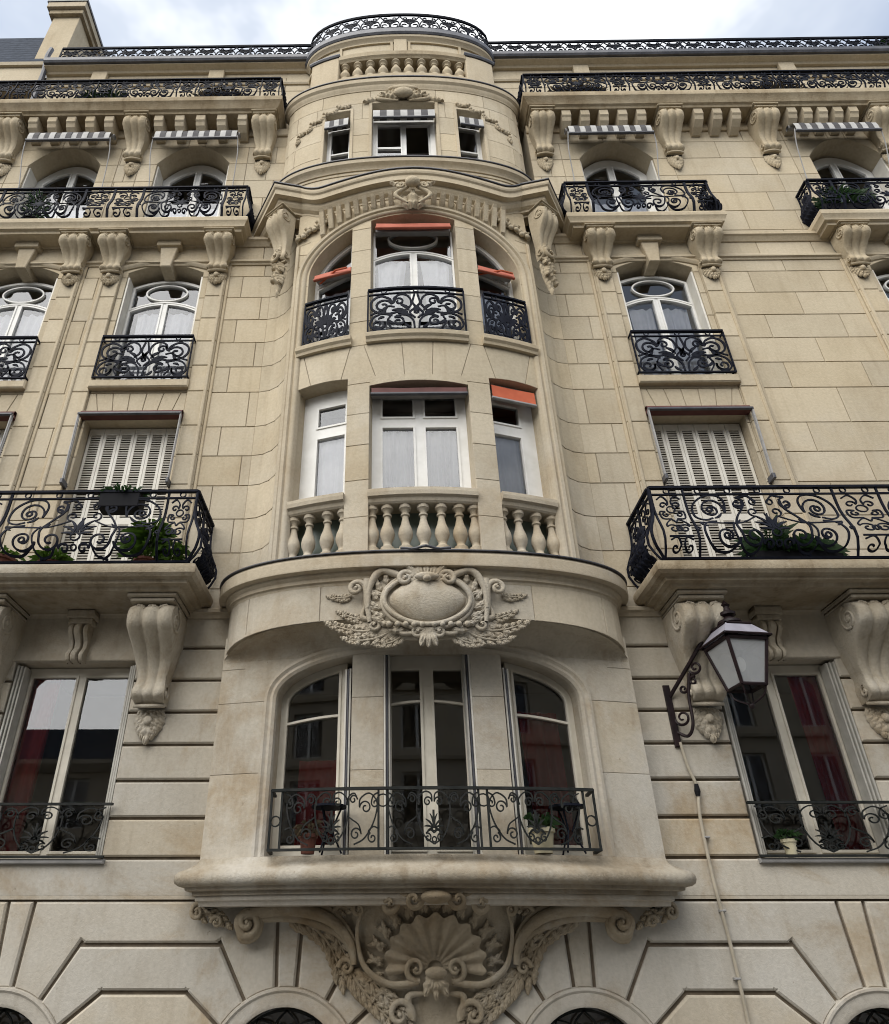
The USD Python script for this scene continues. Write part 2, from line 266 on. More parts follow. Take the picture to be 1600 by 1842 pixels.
def polynormals(P):
    P = np.asarray(P, float); e = np.diff(P, axis=0); e /= np.linalg.norm(e, axis=1, keepdims=True); n = np.stack([e[:, 1], -e[:, 0]], 1)
    N = [n[0]]+[(a+b)/max(1+a@b, 0.2) for a, b in zip(n[:-1], n[1:])]+[n[-1]]; return np.array(N)
def run(pm, u0, u1, prof, step=0.12, z=None):
    """Moulding along a plan from u0 to u1."""
    m = max(2, int((u1-u0)/step)+1) if pm.curved else 2; u = np.linspace(u0, u1, m)
    P = pm.map(np.c_[u, u*0, u*0])[:, :2]; N = pm.map(np.c_[u, u*0+1, u*0])[:, :2]-P
    return sweep(P, N, prof, None if z is None else z(u))
def path_mould(path, prof, pm=FLAT, closed=False):
    """Moulding along a path in the wall's face (s, z); profile points are (outward across the path, n)."""
    p = np.asarray(path, float); N = polynormals(p); prof = np.asarray(prof); m, k = len(p), len(prof)
    N = -N
    V = np.stack([p[:, None, 0]+N[:, None, 0]*prof[None, :, 0], np.broadcast_to(prof[None, :, 1], (m, k)), p[:, None, 1]+N[:, None, 1]*prof[None, :, 0]], 2).reshape(-1, 3)
    F = [(a*k+b, a*k+b+1, (a+1)*k+b+1, (a+1)*k+b) for a in range(m-1) for b in range(k-1)]
    return (pm.map(V), np.array(F))
def lathe(prof, seg=14):
    prof = np.asarray(prof, float); a = np.arange(seg)*2*PI/seg; k = len(prof)
    V = np.stack([prof[:, None, 0]*np.cos(a), prof[:, None, 0]*np.sin(a), np.broadcast_to(prof[:, None, 1], (k, seg))], 2).reshape(-1, 3)
    F = [(i*seg+j, i*seg+(j+1) % seg, (i+1)*seg+(j+1) % seg, (i+1)*seg+j) for i in range(k-1) for j in range(seg)]
    return V, np.array(F)
def tube(pts, r, sides=6):
    p = np.asarray(pts, float); t = np.gradient(p, axis=0); t /= np.linalg.norm(t, axis=1, keepdims=True)+1e-12
    ref = np.array([0.13, 0.9, 0.41]); a = np.cross(t, ref); a /= np.linalg.norm(a, axis=1, keepdims=True)+1e-9; b = np.cross(t, a)
    g = np.arange(sides)*2*PI/sides; r = np.broadcast_to(r, (len(p),))
    V = (p[:, None]+r[:, None, None]*(np.cos(g)[None, :, None]*a[:, None]+np.sin(g)[None, :, None]*b[:, None])).reshape(-1, 3)
    F = [(i*sides+j, i*sides+(j+1) % sides, (i+1)*sides+(j+1) % sides, (i+1)*sides+j) for i in range(len(p)-1) for j in range(sides)]
    return V, np.array(F)
def crom(pts, per=8):
    p = np.asarray(pts, float); p = np.vstack([2*p[0]-p[1], p, 2*p[-1]-p[-2]]); out = []
    for i in range(1, len(p)-2):
        for t in np.arange(per)/per:
            a, b, c, d = p[i-1:i+3]; out.append(0.5*(2*b+(c-a)*t+(2*a-5*b+4*c-d)*t*t+(3*b-a-3*c+d)*t**3))
    out.append(p[-2]); return np.array(out)

# ------------------------------------------------------------ wrought iron: 2D strokes on a mapped face
def spiral(c, r, a0, turns, r_in=0.22, n=None):
    n = n or int(10+abs(turns)*14); t = np.linspace(0, 1, n); a = math.radians(a0)+turns*2*PI*t; rr = r*(1-(1-r_in)*t)
    return np.c_[c[0]+rr*np.cos(a), c[1]+rr*np.sin(a)]
def scroll(c, r, a0, turns, tail, c2=None, r2=0, a2=0, turns2=0):
    """A spiral unrolled from its eye into a tail, which may end in a second spiral."""
    s = spiral(c, r, a0, turns)[::-1]; pts = [s[-3], s[-1]]+[np.array(t) for t in tail]; e = None
    if c2 is not None: e = spiral(c2, r2, a2, turns2); pts += [e[0], e[2]]
    m = crom(pts, 7); m = m[7:(-7 if e is not None else None)]
    return np.vstack([s[:-1], m]+([e[1:]] if e is not None else []))
def mir(ss): return ss+[(np.asarray(p)*[-1, 1], w) for p, w in ss]
def leaf2(a, b, w): 
    t = np.linspace(0, 1, 7)[:, None]; a, b = np.array(a), np.array(b); return (a+(b-a)*t+np.array([-(b-a)[1], (b-a)[0]])*0.12*np.sin(PI*t), w*np.sin(PI*np.linspace(0.06, 0.97, 7))**0.8+0.004)
def ringp(c, r, n=14): a = np.linspace(0, 2*PI, n); return np.c_[c[0]+r*np.cos(a), c[1]+r*np.sin(a)]
def strokes(ss, S, depth=0.014, mb=None):
    mb = mb or MB()
    for p, w in ss:
        p = np.asarray(p, float); t = np.gradient(p, axis=0); t /= np.linalg.norm(t, axis=1, keepdims=True)+1e-9; q = np.c_[-t[:, 1], t[:, 0]]
        w = np.broadcast_to(w, (len(p),))[:, None]/2; m = len(p); d = depth/2
        c = [np.c_[p+q*w*sx, np.full(m, d*sd)] for sx, sd in ((1, 1), (-1, 1), (-1, -1), (1, -1))]
        V = S(np.stack(c, 1).reshape(-1, 3)); i = np.arange(m-1)
        F = np.vstack([np.c_[i*4+a, i*4+(a+1) % 4, i*4+4+(a+1) % 4, i*4+4+a] for a in range(4)]+[[[0, 1, 2, 3]], [[(m-1)*4+3, (m-1)*4+2, (m-1)*4+1, (m-1)*4]]])
        mb.add(V, F)
    return mb
def face(pm, n0=0., z0=0., bulge=None, u0=0.):
    """(u, w, d) on an upright face -> world."""
    def S(V): 
        u, w, d = V[:, 0], V[:, 1], V[:, 2]; n = n0+d+(bulge(w) if bulge else 0); return pm.map(np.c_[u+u0, n, w+z0])
    return S
def pat_big(hw, h):
    """Large balcony panel, half width hw: paired C scrolls against the posts, a lyre and a palmette between."""
    k = hw/0.86; j = h/0.8; sc = lambda p: np.asarray(p)*[k, j]; s = []
    A = lambda p, w=0.019: s.append((sc(p), w))
    A(scroll((.60, .60), .15, 200, -1.35, [(.43, .70), (.50, .785), (.66, .775), (.80, .66), (.815, .50), (.72, .44), (.62, .47)]))
    A(scroll((.55, .205), .135, 190, 1.3, [(.44, .12), (.56, .045), (.72, .08), (.79, .24), (.74, .38), (.60, .42)]))
    A(scroll((.26, .20), .115, -20, -1.3, [(.385, .24), (.40, .36), (.33, .50), (.24, .62), (.22, .74)]), 0.02)
    A(scroll((.28, .675), .085, 90, 1.2, [(.22, .77), (.14, .78), (.07, .70)]))
    A(scroll((.13, .56), .065, 270, 1.1, [(.17, .47), (.26, .42), (.40, .38), (.80, .40)]), 0.015)
    A(scroll((.10, .11), .06, 0, 1.1, [(.18, .16), (.24, .05), (.36, .012)]))
    A(crom([(.42, .40), (.46, .26), (.40, .08), (.30, .012)], 6), 0.015)
    for a, b, w in (((.015, .30), (.015, .54), .026), ((.03, .32), (.13, .50), .026), ((.03, .30), (.18, .40), .026), ((.02, .27), (.16, .29), .022), ((.60, .47), (.50, .55), .024), ((.42, .38), (.33, .44), .022), ((.80, .40), (.72, .34), .02), ((.24, .62), (.32, .66), .02)): s.append((lambda q: (sc(q[0]), q[1]))(leaf2(a, b, w)))
    A(ringp((.56, .205), .03), .02); A(ringp((.62, .60), .03), .02); A(ringp((.86, .30), .022), .014); A(ringp((.10, .70), .035), .013)
    s = mir(s); s.append((sc(ringp((0, .245), .05)), .014)); s.append((sc(ringp((0, .12), .03)), .014)); return s
def pat_narrow(w_, h):
    """Narrow pier panel between posts."""
    k = w_/0.17; j = h/0.8; sc = lambda p: np.asarray(p)*[k, j]; s = []
    A = lambda p, w=0.015: s.append((sc(p), w))
    A(scroll((.075, .66), .045, 180, -1.0, [(.02, .72), (.07, .78), (.13, .74)])); A(scroll((.07, .53), .04, 90, -1.0, [(.13, .57), (.12, .47), (.03, .46)]))
    A(scroll((.06, .30), .065, 30, 1.2, [(.11, .38), (.04, .45), (.0, .40)])); A(scroll((.075, .08), .045, 180, 1.0, [(.02, .12), (.05, .19), (.12, .16)])); A(crom([(0, .2), (.13, .2)], 3))
    s = mir(s); s.append((sc(ringp((0, .60), .045)), .013)); s.append((sc(ringp((0, .30), .03)), .014)); return s
def pat_guard(hw, h):
    """Window guard: dense scrolls with leaf work."""
    k = hw/0.66; j = h/0.68; sc = lambda p: np.asarray(p)*[k, j]; s = []
    A = lambda p, w=0.021: s.append((sc(p), w))
    A(scroll((.46, .45), .12, 150, -1.25, [(.37, .58), (.50, .645), (.62, .56), (.62, .42), (.52, .33), (.36, .30), (.22, .34)]), .024)
    A(scroll((.53, .115), .10, 160, 1.2, [(.45, .06), (.55, .01), (.64, .10), (.60, .24), (.48, .30), (.33, .26)]))
    A(scroll((.24, .52), .075, 0, 1.2, [(.30, .60), (.20, .66), (.10, .60), (.07, .46), (.14, .36)])); A(scroll((.25, .14), .09, 60, 1.25, [(.26, .25), (.14, .26), (.05, .16), (.03, .02)]))
    A(crom([(.02, .66), (.05, .5), (.02, .4), (.09, .3), (.02, .2)], 6)); A(crom([(.64, .30), (.50, .36), (.40, .44), (.30, .42)], 6), .018); A(crom([(.34, .02), (.40, .14), (.36, .26)], 6), .018)
    for a, b, w in (((.10, .34), (.22, .46), .034), ((.12, .31), (.34, .36), .036), ((.10, .26), (.26, .30), .034), ((.36, .48), (.29, .58), .030), ((.40, .20), (.30, .10), .030), ((.03, .30), (.03, .46), .034), ((.50, .30), (.42, .40), .030), ((.44, .24), (.53, .21), .026), ((.16, .10), (.08, .026), .026)): s.append((lambda q: (sc(q[0]), q[1]))(leaf2(a, b, w)))
    s = mir(s); s.append((sc(ringp((0, .32), .030)), .02)); return s
def pat_light(hw, h):
    """Slim scrollwork of the first floor railings: a heart of scrolls round a palmette."""
    k = hw/0.66; j = h/0.62; sc = lambda p: np.asarray(p)*[k, j]; s = []
    A = lambda p, w=0.013: s.append((sc(p), w))
    A(scroll((.075, .49), .06, 180, -1.25, [(.03, .58), (.12, .60), (.215, .50), (.21, .30), (.13, .12), (.0, .03)])); A(scroll((.085, .10), .05, 60, 1.2, [(.05, .18), (.0, .15)]))
    A(scroll((.45, .43), .08, 180, -1.3, [(.38, .53), (.50, .59), (.60, .48), (.56, .28), (.44, .10), (.30, .03)])); A(scroll((.32, .14), .075, 0, 1.3, [(.36, .24), (.27, .30), (.21, .34)])); A(scroll((.54, .10), .06, 120, 1.2, [(.49, .17), (.55, .22), (.62, .2)]))
    A(scroll((.285, .52), .055, 0, 1.2, [(.30, .59), (.23, .56), (.20, .46)])); A(scroll((.575, .48), .05, 180, 1.1, [(.55, .56), (.62, .6)]))
    for b in ((.05, .36), (.11, .30), (.13, .22), (.10, .15)): s.append((lambda q: (sc(q[0]), q[1]))(leaf2((.012, .20), b, .013)))
    s = mir(s); s.append((sc(crom([(0, .2), (0, .40)], 4)), .02)); s.append((sc(ringp((0, .2), .028)), .012)); s.append((sc(ringp((0, .08), .028)), .012)); return s
def railing(parent, S, u0, u1, h, panels, mat='iron', frieze=0.11, name='balcony_railing', rw=0.03, rd=0.05, rings_n=None, label=None, posts=True):
    """Rails are the part; each scroll panel is a sub-part. panels: (kind, centre, half width)."""
    mb = MB(); n = max(2, int((u1-u0)/0.15)+1); u = np.linspace(u0, u1, n); ln = lambda w: np.c_[u, u*0+w]
    strokes([(ln(h-rw/2), rw)], S, rd, mb); strokes([(ln(0.012), 0.022)], S, 0.03, mb)
    if frieze: strokes([(ln(h-frieze), 0.018)], S, 0.026, mb)
    hh = h-(frieze or rw); wv = np.linspace(0.0, h-rw, 10)
    if posts:
        for a in sorted({round(x, 3) for _, c, w in panels for x in (c-w, c+w)}): strokes([(np.c_[wv*0+a, wv], 0.020)], S, 0.024, mb)
    r = obj(name, mb, mat, parent, label=label)
    for kind, c, w in panels:
        f = dict(big=pat_big, narrow=pat_narrow, guard=pat_guard, light=pat_light)[kind]
        ss = f(w-0.012, hh-0.03)
        ss = [(np.asarray(p)+[c, 0.024], np.asarray(wd)*dict(big=1.15, narrow=1.15, guard=1.3, light=1.0)[kind]) for p, wd in ss]
        if frieze:
            m = rings_n if rings_n and kind != 'narrow' else max(1, int(round(w*2/0.34)))
            for x in (np.arange(m)+0.5)/m*2*w-w: ss.append((ringp((c+x, h-frieze/2-rw/4), (frieze-rw)*0.42, 12), 0.012))
        obj('scroll_panel', strokes(ss, S, 0.016), mat, r)
    return r

# ------------------------------------------------------------ carving
def grid(fn, nt, nu, wrap=False):
    t, u = np.meshgrid(np.linspace(0, 1, nt), np.linspace(-1, 1, nu), indexing='ij'); V = fn(t, u).reshape(-1, 3)
    F = [(i*nu+j, i*nu+j+1, (i+1)*nu+j+1, (i+1)*nu+j) for i in range(nt-1) for j in range(nu-1)]; return V, np.array(F)
def leaf3(o, ang, Ln, W, lift=0.05, curl=0.6, lobes=4, side=0.0):
    """Acanthus leaf on a face: local (s, n, z); o=(s, n, z), ang is its direction in the face in degrees, side bends it sideways."""
    a = math.radians(ang)
    def fn(t, u):
        w = W*np.sin(PI*np.clip(t*0.94+0.05, 0, 1)**0.8)**0.7*(1+0.15*np.cos(2*PI*lobes*t+0.9))
        b = a+side*t
        x0 = np.cumsum(np.cos(b)*Ln/(t.shape[0]-1), 0); z0 = np.cumsum(np.sin(b)*Ln/(t.shape[0]-1), 0); q = np.abs(u)
        h = lift*0.8*np.sin(PI*np.clip(t*0.9+0.05, 0, 1))**0.7*(1-q**2.2)+W*0.22*np.cos(2*PI*lobes*(t-0.10)-2.2*q)*np.sin(PI*q)-W*0.16*np.exp(-(u/0.16)**2)+curl*W*0.9*np.clip(t-0.72, 0, 1)*(1-q*q)*3
        return np.stack([o[0]+x0-np.sin(b)*u*w, o[1]+h, o[2]+z0+np.cos(b)*u*w], -1)
    return grid(fn, 17, 13)
def volute(c, r, a0, turns, th, n0=0.02, rise=0.06, tail=None):
    """Carved scroll: round stroke in a face, rising towards its eye, with an optional tail."""
    p = spiral(c, r, a0, turns, 0.16, int(14+abs(turns)*16)); k = len(p); sp = min(th, r*0.36); rad = np.linspace(sp, min(th*0.4, r*0.16), k); nn = n0+rise*np.linspace(0, 1, k)
    if tail is not None:
        q = crom([np.array([t[0], t[2]]) if len(t) == 3 else np.array(t) for t in tail]+[p[0], p[2]], 8)[:-8]; p = np.vstack([q[:-1], p]); m = len(q)-1
        rad = np.r_[np.interp(np.linspace(0, 1, m), [0, .55, 1], [th*.45, th, sp]), rad]; nn = np.r_[np.full(m, n0), nn]
    V, F = tube(np.c_[p[:, 0], nn, p[:, 1]], rad, 8); mb = MB().add(V, F)
    e = trimesh.creation.icosphere(2, 1.0); mb.add(e.vertices*[r*0.17, r*0.15, r*0.17]+[c[0], n0+rise, c[1]], e.faces); return mb.get()
def frond(h, pts, n0, L, W, count, lift=.035, stem=.012, spread=44, lobes=3, end=.55):
    """Acanthus frond: a stem with curling leaves down both sides and one at the tip."""
    p = crom([np.array(q) for q in pts], 8); k = len(p); h.put(tube(np.c_[p[:, 0], np.full(k, n0+stem), p[:, 1]], np.linspace(stem*1.2, stem*.5, k), 6))
    for i in range(count):
        t = (i+.35)/count; j = min(int(t*(k-1)), k-2); d = p[j+1]-p[j]; an = math.degrees(math.atan2(d[1], d[0])); l = L*(1-(1-end)*t)
        for e in (-1, 1): h.put(leaf3((p[j][0], n0+.006*(i % 2), p[j][1]), an+e*spread, l, W*(.75+.25*l/L), lift, .9, lobes, -e*.75))
    d = p[-1]-p[-3]; h.put(leaf3((p[-1][0], n0, p[-1][1]), math.degrees(math.atan2(d[1], d[0])), L*.7, W, lift, 1.0, lobes, .2))
def blob(c, r): e = trimesh.creation.icosphere(2, 1.0); return e.vertices*np.asarray(r)+np.asarray(c), e.faces
def mirrored(mb): 
    v, f = mb.get() if isinstance(mb, MB) else mb; return (np.vstack([v, v*[-1, 1, 1]]), np.vstack([f, f[:, ::-1]+len(v)]))
def on(pm, vf, off=(0, 0, 0)): v, f = vf; return pm.map(np.asarray(v)+np.asarray(off)), f
PROF = np.array([(1.0, .78), (.955, .92), (.90, .99), (.83, 1.0), (.76, .95), (.69, .80), (.61, .60), (.52, .44), (.42, .35), (.32, .33), (.25, .37), (.19, .42), (.14, .40), (.10, .27), (.08, .08)])
def console(parent, x, zt, zb, depth, w1, w2, n0=0.0, drop=0.3, lobes=3, name='bracket', pm=FLAT, abacus=0.09, tilt=0.0):
    """S-shaped stone bracket: fluted front, volutes on both cheeks, leaf at the top, leaf drop at the foot."""
    H = zt-abacus-zb-drop; base = zb+drop; c = crom(PROF, 4); hz, nz = c[:, 0], c[:, 1]; k = len(c); nu = 25
    wd = w2+(w1-w2)*np.clip((hz-0.35)/0.4, 0, 1)**0.8+(w1-w2)*0.25*np.exp(-((hz-0.19)/0.07)**2)
    u = np.linspace(-1, 1, nu); lb = np.abs(np.cos(lobes*PI*u/2*0.98+(0 if lobes % 2 else PI/2)))**0.6
    lob = (0.045*w1/0.45)*(lb-1)
    mb = MB(); V = np.stack([x+wd[:, None]/2*u[None], n0+depth*nz[:, None]+lob[None]*np.clip(nz[:, None]*1.6, 0, 1), np.broadcast_to(base+H*hz[:, None], (k, nu))], 2)
    F = [(i*nu+j, i*nu+j+1, (i+1)*nu+j+1, (i+1)*nu+j) for i in range(k-1) for j in range(nu-1)]; mb.add(pm.map(V.reshape(-1, 3)), F)
    for sgn, j in ((-1, 0), (1, nu-1)):
        e = V[:, j]; b = e.copy(); b[:, 1] = n0-0.02; VV = np.vstack([e, b]); i = np.arange(k-1)
        mb.add(pm.map(VV), np.c_[i, i+1, i+1+k, i+k])
        for (cn, ch, r, tr) in ((.66, .845, .135*H, 1.6), (.26, .175, .055*H, 1.2)):
            s = spiral((0, 0), min(r, depth*0.33 if cn > .5 else r), 90, tr, 0.15); wl = np.interp(ch, hz[::-1], wd[::-1])
            p = np.c_[np.full(len(s), x+sgn*(wl/2+0.004)), n0+depth*cn+s[:, 0], base+H*ch+s[:, 1]]
            mb.add(pm.map(tube(p, np.linspace(0.016, 0.009, len(s))*w1/0.45, 6)[0]), tube(p, 0.01, 6)[1])
            q = blob((x+sgn*wl/2, n0+depth*cn, base+H*ch), (0.018, r*0.25, r*0.25)); mb.add(pm.map(q[0]), q[1])
    for (a, b) in ((1.0, 0.0), (1.12, 0.55)):
        z0 = zt-abacus+abacus*b*0.999; z1 = zt-abacus+abacus*(0.5 if b == 0 else 1)
        mb.put(bx(x-w1*a/2, x+w1*a/2, n0-0.01, n0+depth*(0.95 if b == 0 else 1.02), z0, z1, pm, 0.012))
    top = base+H*0.97; fr = n0+depth*0.90
    for s_, an in ((0, -90), (-.24, -105), (.24, -75)): mb.put(on(pm, leaf3((x+s_*w1, fr, top+H*0.02), an, H*0.17, w1*0.15, 0.03, 0.5, 3)))
    # foot: acanthus drop
    nb = n0+0.01
    for s_, an, l, wk, nn in ((-.62, -84, .78, .20, .0), (.62, -96, .78, .20, .0), (-.36, -87, .94, .24, .015), (.36, -93, .94, .24, .015), (0, -90, 1.1, .30, .03)): mb.put(on(pm, leaf3((x+s_*w2*0.6, nb+nn, base+H*0.075), an, drop*l+H*0.05, w2*wk, 0.05, 0.6, 4)))
    t_ = np.linspace(-1, 1, 11); mb.put(on(pm, tube(np.c_[x+t_*w2*.52, n0+.03+depth*.22*(1-.5*t_**2), base+H*0.075-.02*np.cos(t_*PI/2)], .022, 7))); mb.put(on(pm, blob((x, nb+0.07, base-drop*.22), (w2*0.15, 0.035, 0.05))))
    return obj(name, mb, 'carved', parent, smooth=50)
BAL = np.array([(.0, 0), (.085, 0), (.085, .06), (.062, .075), (.05, .10), (.055, .125), (.085, .19), (.092, .235), (.082, .29), (.055, .36), (.040, .43), (.040, .455), (.056, .465), (.056, .485), (.040, .495), (.046, .525), (.066, .545), (.08, .555), (.08, .60), (0, .60)])
def baluster(parent, pos, h, k=1.0):
    v, f = lathe(BAL*[k, h/0.6], 14); return obj('baluster', (v+np.asarray(pos), f), 'trim', parent, smooth=40)

# ------------------------------------------------------------ windows
def arch_shape(x0, x1, z0, zs, rise, n=2.0, k=24):
    """Upright opening with a flattened arch head (superellipse) springing at zs."""
    c, a = (x0+x1)/2, (x1-x0)/2; t = np.linspace(0, PI, k); p = np.c_[c+a*np.sign(np.cos(t))*np.abs(np.cos(t))**(2/n), zs+rise*np.sin(t)**(2/n)]
    return Polygon(np.vstack([[(x0, z0), (x1, z0)], p]))
def segment_shape(x0, x1, z0, zs, rise, k=14):
    x = np.linspace(x1, x0, k); c, a = (x0+x1)/2, (x1-x0)/2; return Polygon(np.vstack([[(x0, z0), (x1, z0)], np.c_[x, zs+rise*(1-((x-c)/a)**2)]]))
def window(parent, pm, outer, panes, n, mat='white', th=0.06, name='window', label=None):
    """Frame with its panes as sub-parts."""
    pn = [q for p in panes for q in polys(p.intersection(outer.buffer(-0.035, join_style='mitre')))]
    fr = outer.difference(unary_union(pn)); mb = MB()
    for q in polys(fr): mb.put(solid(q, n-th, n, pm, 0.006 if not q.interiors else 0, back=True))
    done = Polygon()
    for p in panes:     # raised sash round each pane
        for q in polys(p.intersection(outer.buffer(-0.035, join_style='mitre'))):
            s_ = q.buffer(0.028, join_style='mitre').intersection(outer.buffer(-0.004)).difference(unary_union([z.buffer(.001) for z in pn])).difference(done.buffer(0.001)); done = done.union(s_)
            for g in polys(s_): mb.put(solid(g, n-0.01, n+0.014, pm, 0, back=False))
    w = obj(name, mb, mat, parent, label=label)
    for q in pn:
        v, f = cap(q, False); V = pm.map(np.c_[v[:, 0], np.full(len(v), n-0.025), v[:, 1]])
        nr = np.cross(V[f[0][1]]-V[f[0][0]], V[f[0][2]]-V[f[0][0]]); o = pm.map(np.array([0, 1., 0]))-pm.map(np.array([0, 0, 0.]))
        obj('pane', (V, f if nr @ o > 0 else f[:, ::-1]), 'glass', w)
    return w
def casement(x0, x1, z0, z1, mull=0.11, fr=0.075, transom=None, tw=0.06, leaves=2, bottom=0.10):
    xs = [x0+fr]; c = (x0+x1)/2
    cols = [(x0+fr, c-mull/2), (c+mull/2, x1-fr)] if leaves == 2 else [(x0+fr, x1-fr)]
    zz = [(z0+bottom, z1-fr)] if transom is None else [(z0+bottom, transom-tw/2), (transom+tw/2, z1-fr)]
    return [sbox(a, c0, b, c1) for a, b in cols for c0, c1 in zz]
def curtain(x0, x1, z0, z1, n, pm, amp=0.03, waves=9, gather=0.0, flare=0.0):
    def fn(t, u):
        k_ = x0*3.7+z0; x = (x0+x1)/2+(x1-x0)/2*u*(1-gather*np.sin(PI*t)); return np.stack([x+flare*t+.02*np.sin(5*u+k_)*t, n+amp*(np.sin(u*waves*PI/2+1.1*np.sin(2.3*u+k_)+0.8*np.sin(3*t))*(0.35+0.65*t)+.5*np.sin(u*waves*1.1+k_*2)), z1+(z0-z1)*t], -1)
    v, f = grid(fn, 10, waves*6+1); return pm.map(v), f

# ============================================================ THE BUILDING
B = thing('apartment_building', 'ornate cream limestone apartment building with curved bay and iron balconies', 'building')
B.SetCustomDataByKey('label', 'ornate cream limestone apartment block with a curved bay of windows and black iron balconies')
CA, CB, CC, CD = -6.40, -4.02, 3.94, 8.05            # window axes either side of the bay (bay axis = 0)
def bow(a, y0, d): x = np.linspace(-a, a, 81); return np.c_[x, -(y0+d*(1-(x/a)**2))]
def half_oval(a, b, p, k=121, y0=0.): t = np.linspace(PI, 0, k); return np.c_[a*np.sign(np.cos(t))*np.abs(np.cos(t))**(2/p), y0-b*np.abs(np.sin(t))**(2/p)]
BAY1 = Plan(bow(2.27, .22, .28), True)
BAY = Plan(bow(1.80, .55, .40), True)
FASC = Plan(half_oval(2.285, .95, 2.3))
DRUM = Plan(half_oval(2.2, .65, 2.2), dx=-.08)
TOP = Plan(half_oval(1.86, .60, 2.2, y0=.12), dx=-.10)
tq = np.linspace(0, PI/2, 15)
FLANK_L = Plan(np.c_[-2.27+.47*np.sin(tq), -.55*(1-np.cos(tq))])
FLANK_R = Plan(np.c_[2.27-.47*np.sin(tq), -.55*(1-np.cos(tq))][::-1])
XL, XR = -9.2, 11.5

# ---- ground floor: rusticated arches
def ground_floor():
    arches = [-6.66, -4.03, -1.38, 1.38, 4.05, 6.70]
    op = [arch_shape(a-.56, a+.56, 0, 1.63, .56, 2.0, 30) for a in arches]
    ring_ = [arch_shape(a-.71, a+.71, 0, 1.63, .71, 2.0, 34) for a in arches]
    J = [[(XL, 3.06), (XR, 3.06)]]
    for a in arches:
        for sg in (-1, 1):
            J += [[(a+sg*.13, 3.055), (a+sg*.09, 2.25)], [(a+sg*.66, 2.70), (a+sg*.36, 2.20)], [(a+sg*.93, 2.30), (a+sg*.58, 2.02)]]
            J += [[(a+sg*.66, 2.68), (a+sg*1.34, 2.68)], [(a+sg*.93, 2.30), (a+sg*1.34, 2.30)], [(a+sg*.6, 1.98), (a+sg*1.34, 1.98)], [(a+sg*.6, 1.6), (a+sg*1.34, 1.6)], [(a+sg*.6, 1.2), (a+sg*1.34, 1.2)], [(a+sg*.6, .8), (a+sg*1.34, .8)]]
    for a in (-1.38, 1.38):
        s = 1 if a > 0 else -1
        J = [j for j in J if not (abs(j[0][0]-(a-s*.66)) < .01 and abs(j[0][1]-2.68) < .01)]
    wall(B, FLAT, sbox(XL, 0, XR, 3.08), [Polygon(r.exterior) for r in ring_], J, .034, 0, -.045, .4, .018, name='rusticated_block', coremat='groove', cp='square')
    prof = [(-.15, -.20), (-.15, -.005), (-.12, .01), (-.04, .012), (-.02, .03), (0.0, .028), (.012, -.05)]
    for a in arches:
        t = np.linspace(PI, 0, 30); p = np.vstack([[(a-.71, 0)], np.c_[a+.71*np.cos(t), 1.63+.71*np.sin(t)], [(a+.71, 0)]])
        obj('archivolt', path_mould(p, prof), 'trim', B, smooth=40)
        obj('arch_backing', solid(op[0].buffer(.02) if a == arches[0] else affinity.translate(op[0].buffer(.02), a-arches[0], 0), -.42, -.30), 'groove', B)
        S = face(FLAT, -.16, 0)
        ss = []
        for k in range(5):
            an = math.radians(30+30*k); d = np.array([math.cos(an), math.sin(an)]); q = np.array([-d[1], d[0]]); c = np.array([a, 1.63])
            for e in (-1, 1): ss.append((spiral(c+d*.40+q*.055*e, .05, math.degrees(an)+90*e, 1.1*e), .014)); ss.append((crom([c+d*.15, c+d*.28+q*.05*e, c+d*.42+q*.1*e, c+d*.53], 5), .014))
        ss.append((np.c_[a+.53*np.cos(np.linspace(0, PI, 24)), 1.63+.53*np.sin(np.linspace(0, PI, 24))], .022)); ss.append((np.c_[a+.16*np.cos(np.linspace(0, PI, 14)), 1.63+.16*np.sin(np.linspace(0, PI, 14))], .016)); ss.append((np.array([(a-.56, 1.6), (a+.56, 1.6)]), .03))
        for x in np.linspace(a-.45, a+.45, 7): ss.append((np.array([(x, .2), (x, 1.6)]), .016))
        obj('arch_grille', strokes(ss, S, .02), 'iron_green', B)
        for k in range(1): obj('pane', solid(affinity.translate(op[0], a-arches[0], 0), -.25, -.245), 'glass', B)
ground_floor()

# ---- first floor: grooved courses
Z1 = [3.06, 3.43, 3.805, 4.175, 4.55, 4.905, 5.27, 5.655, 6.09]
def first_floor():
    wins = [CB, 4.0]; op = [sbox(c-.72, 3.43, c+.70, 5.50) for c in wins]+[sbox(CA-.72, 3.43, CA+.72, 5.5), sbox(CD-.72, 3.43, CD+.72, 5.5)]
    for x0, x1 in ((XL, -2.27), (2.27, XR)):
        reg = sbox(x0, 3.08, x1, 6.09)
        J = []
        for z in Z1[1:-1]:
            ex = [(-9.2, -7.4), (-5.4, -4.98), (-3.06, -2.27)] if x0 < 0 else [(2.27, 3.08), (5.0, 7.1), (9., 11.5)]
            if z > 5.4: J += [[(a, z), (b, z)] for a, b in ex]
            else: J.append([(x0, z), (x1, z)])
        ws = [c for c in (CA, CB, 4.0, CD) if x0 < c < x1]
        wall(B, FLAT, reg, op, J, .030, 0, -.045, .42, .016, name='rusticated_block', coremat='groove')
        # faint vertical joints are cut as narrow recesses by separate short blocks
    for c in wins: obj('window_lintel', bx(c-.80, c+.78, 0.0, .022, 5.50, 6.06, ch=.01), 'trim', B)
first_floor()

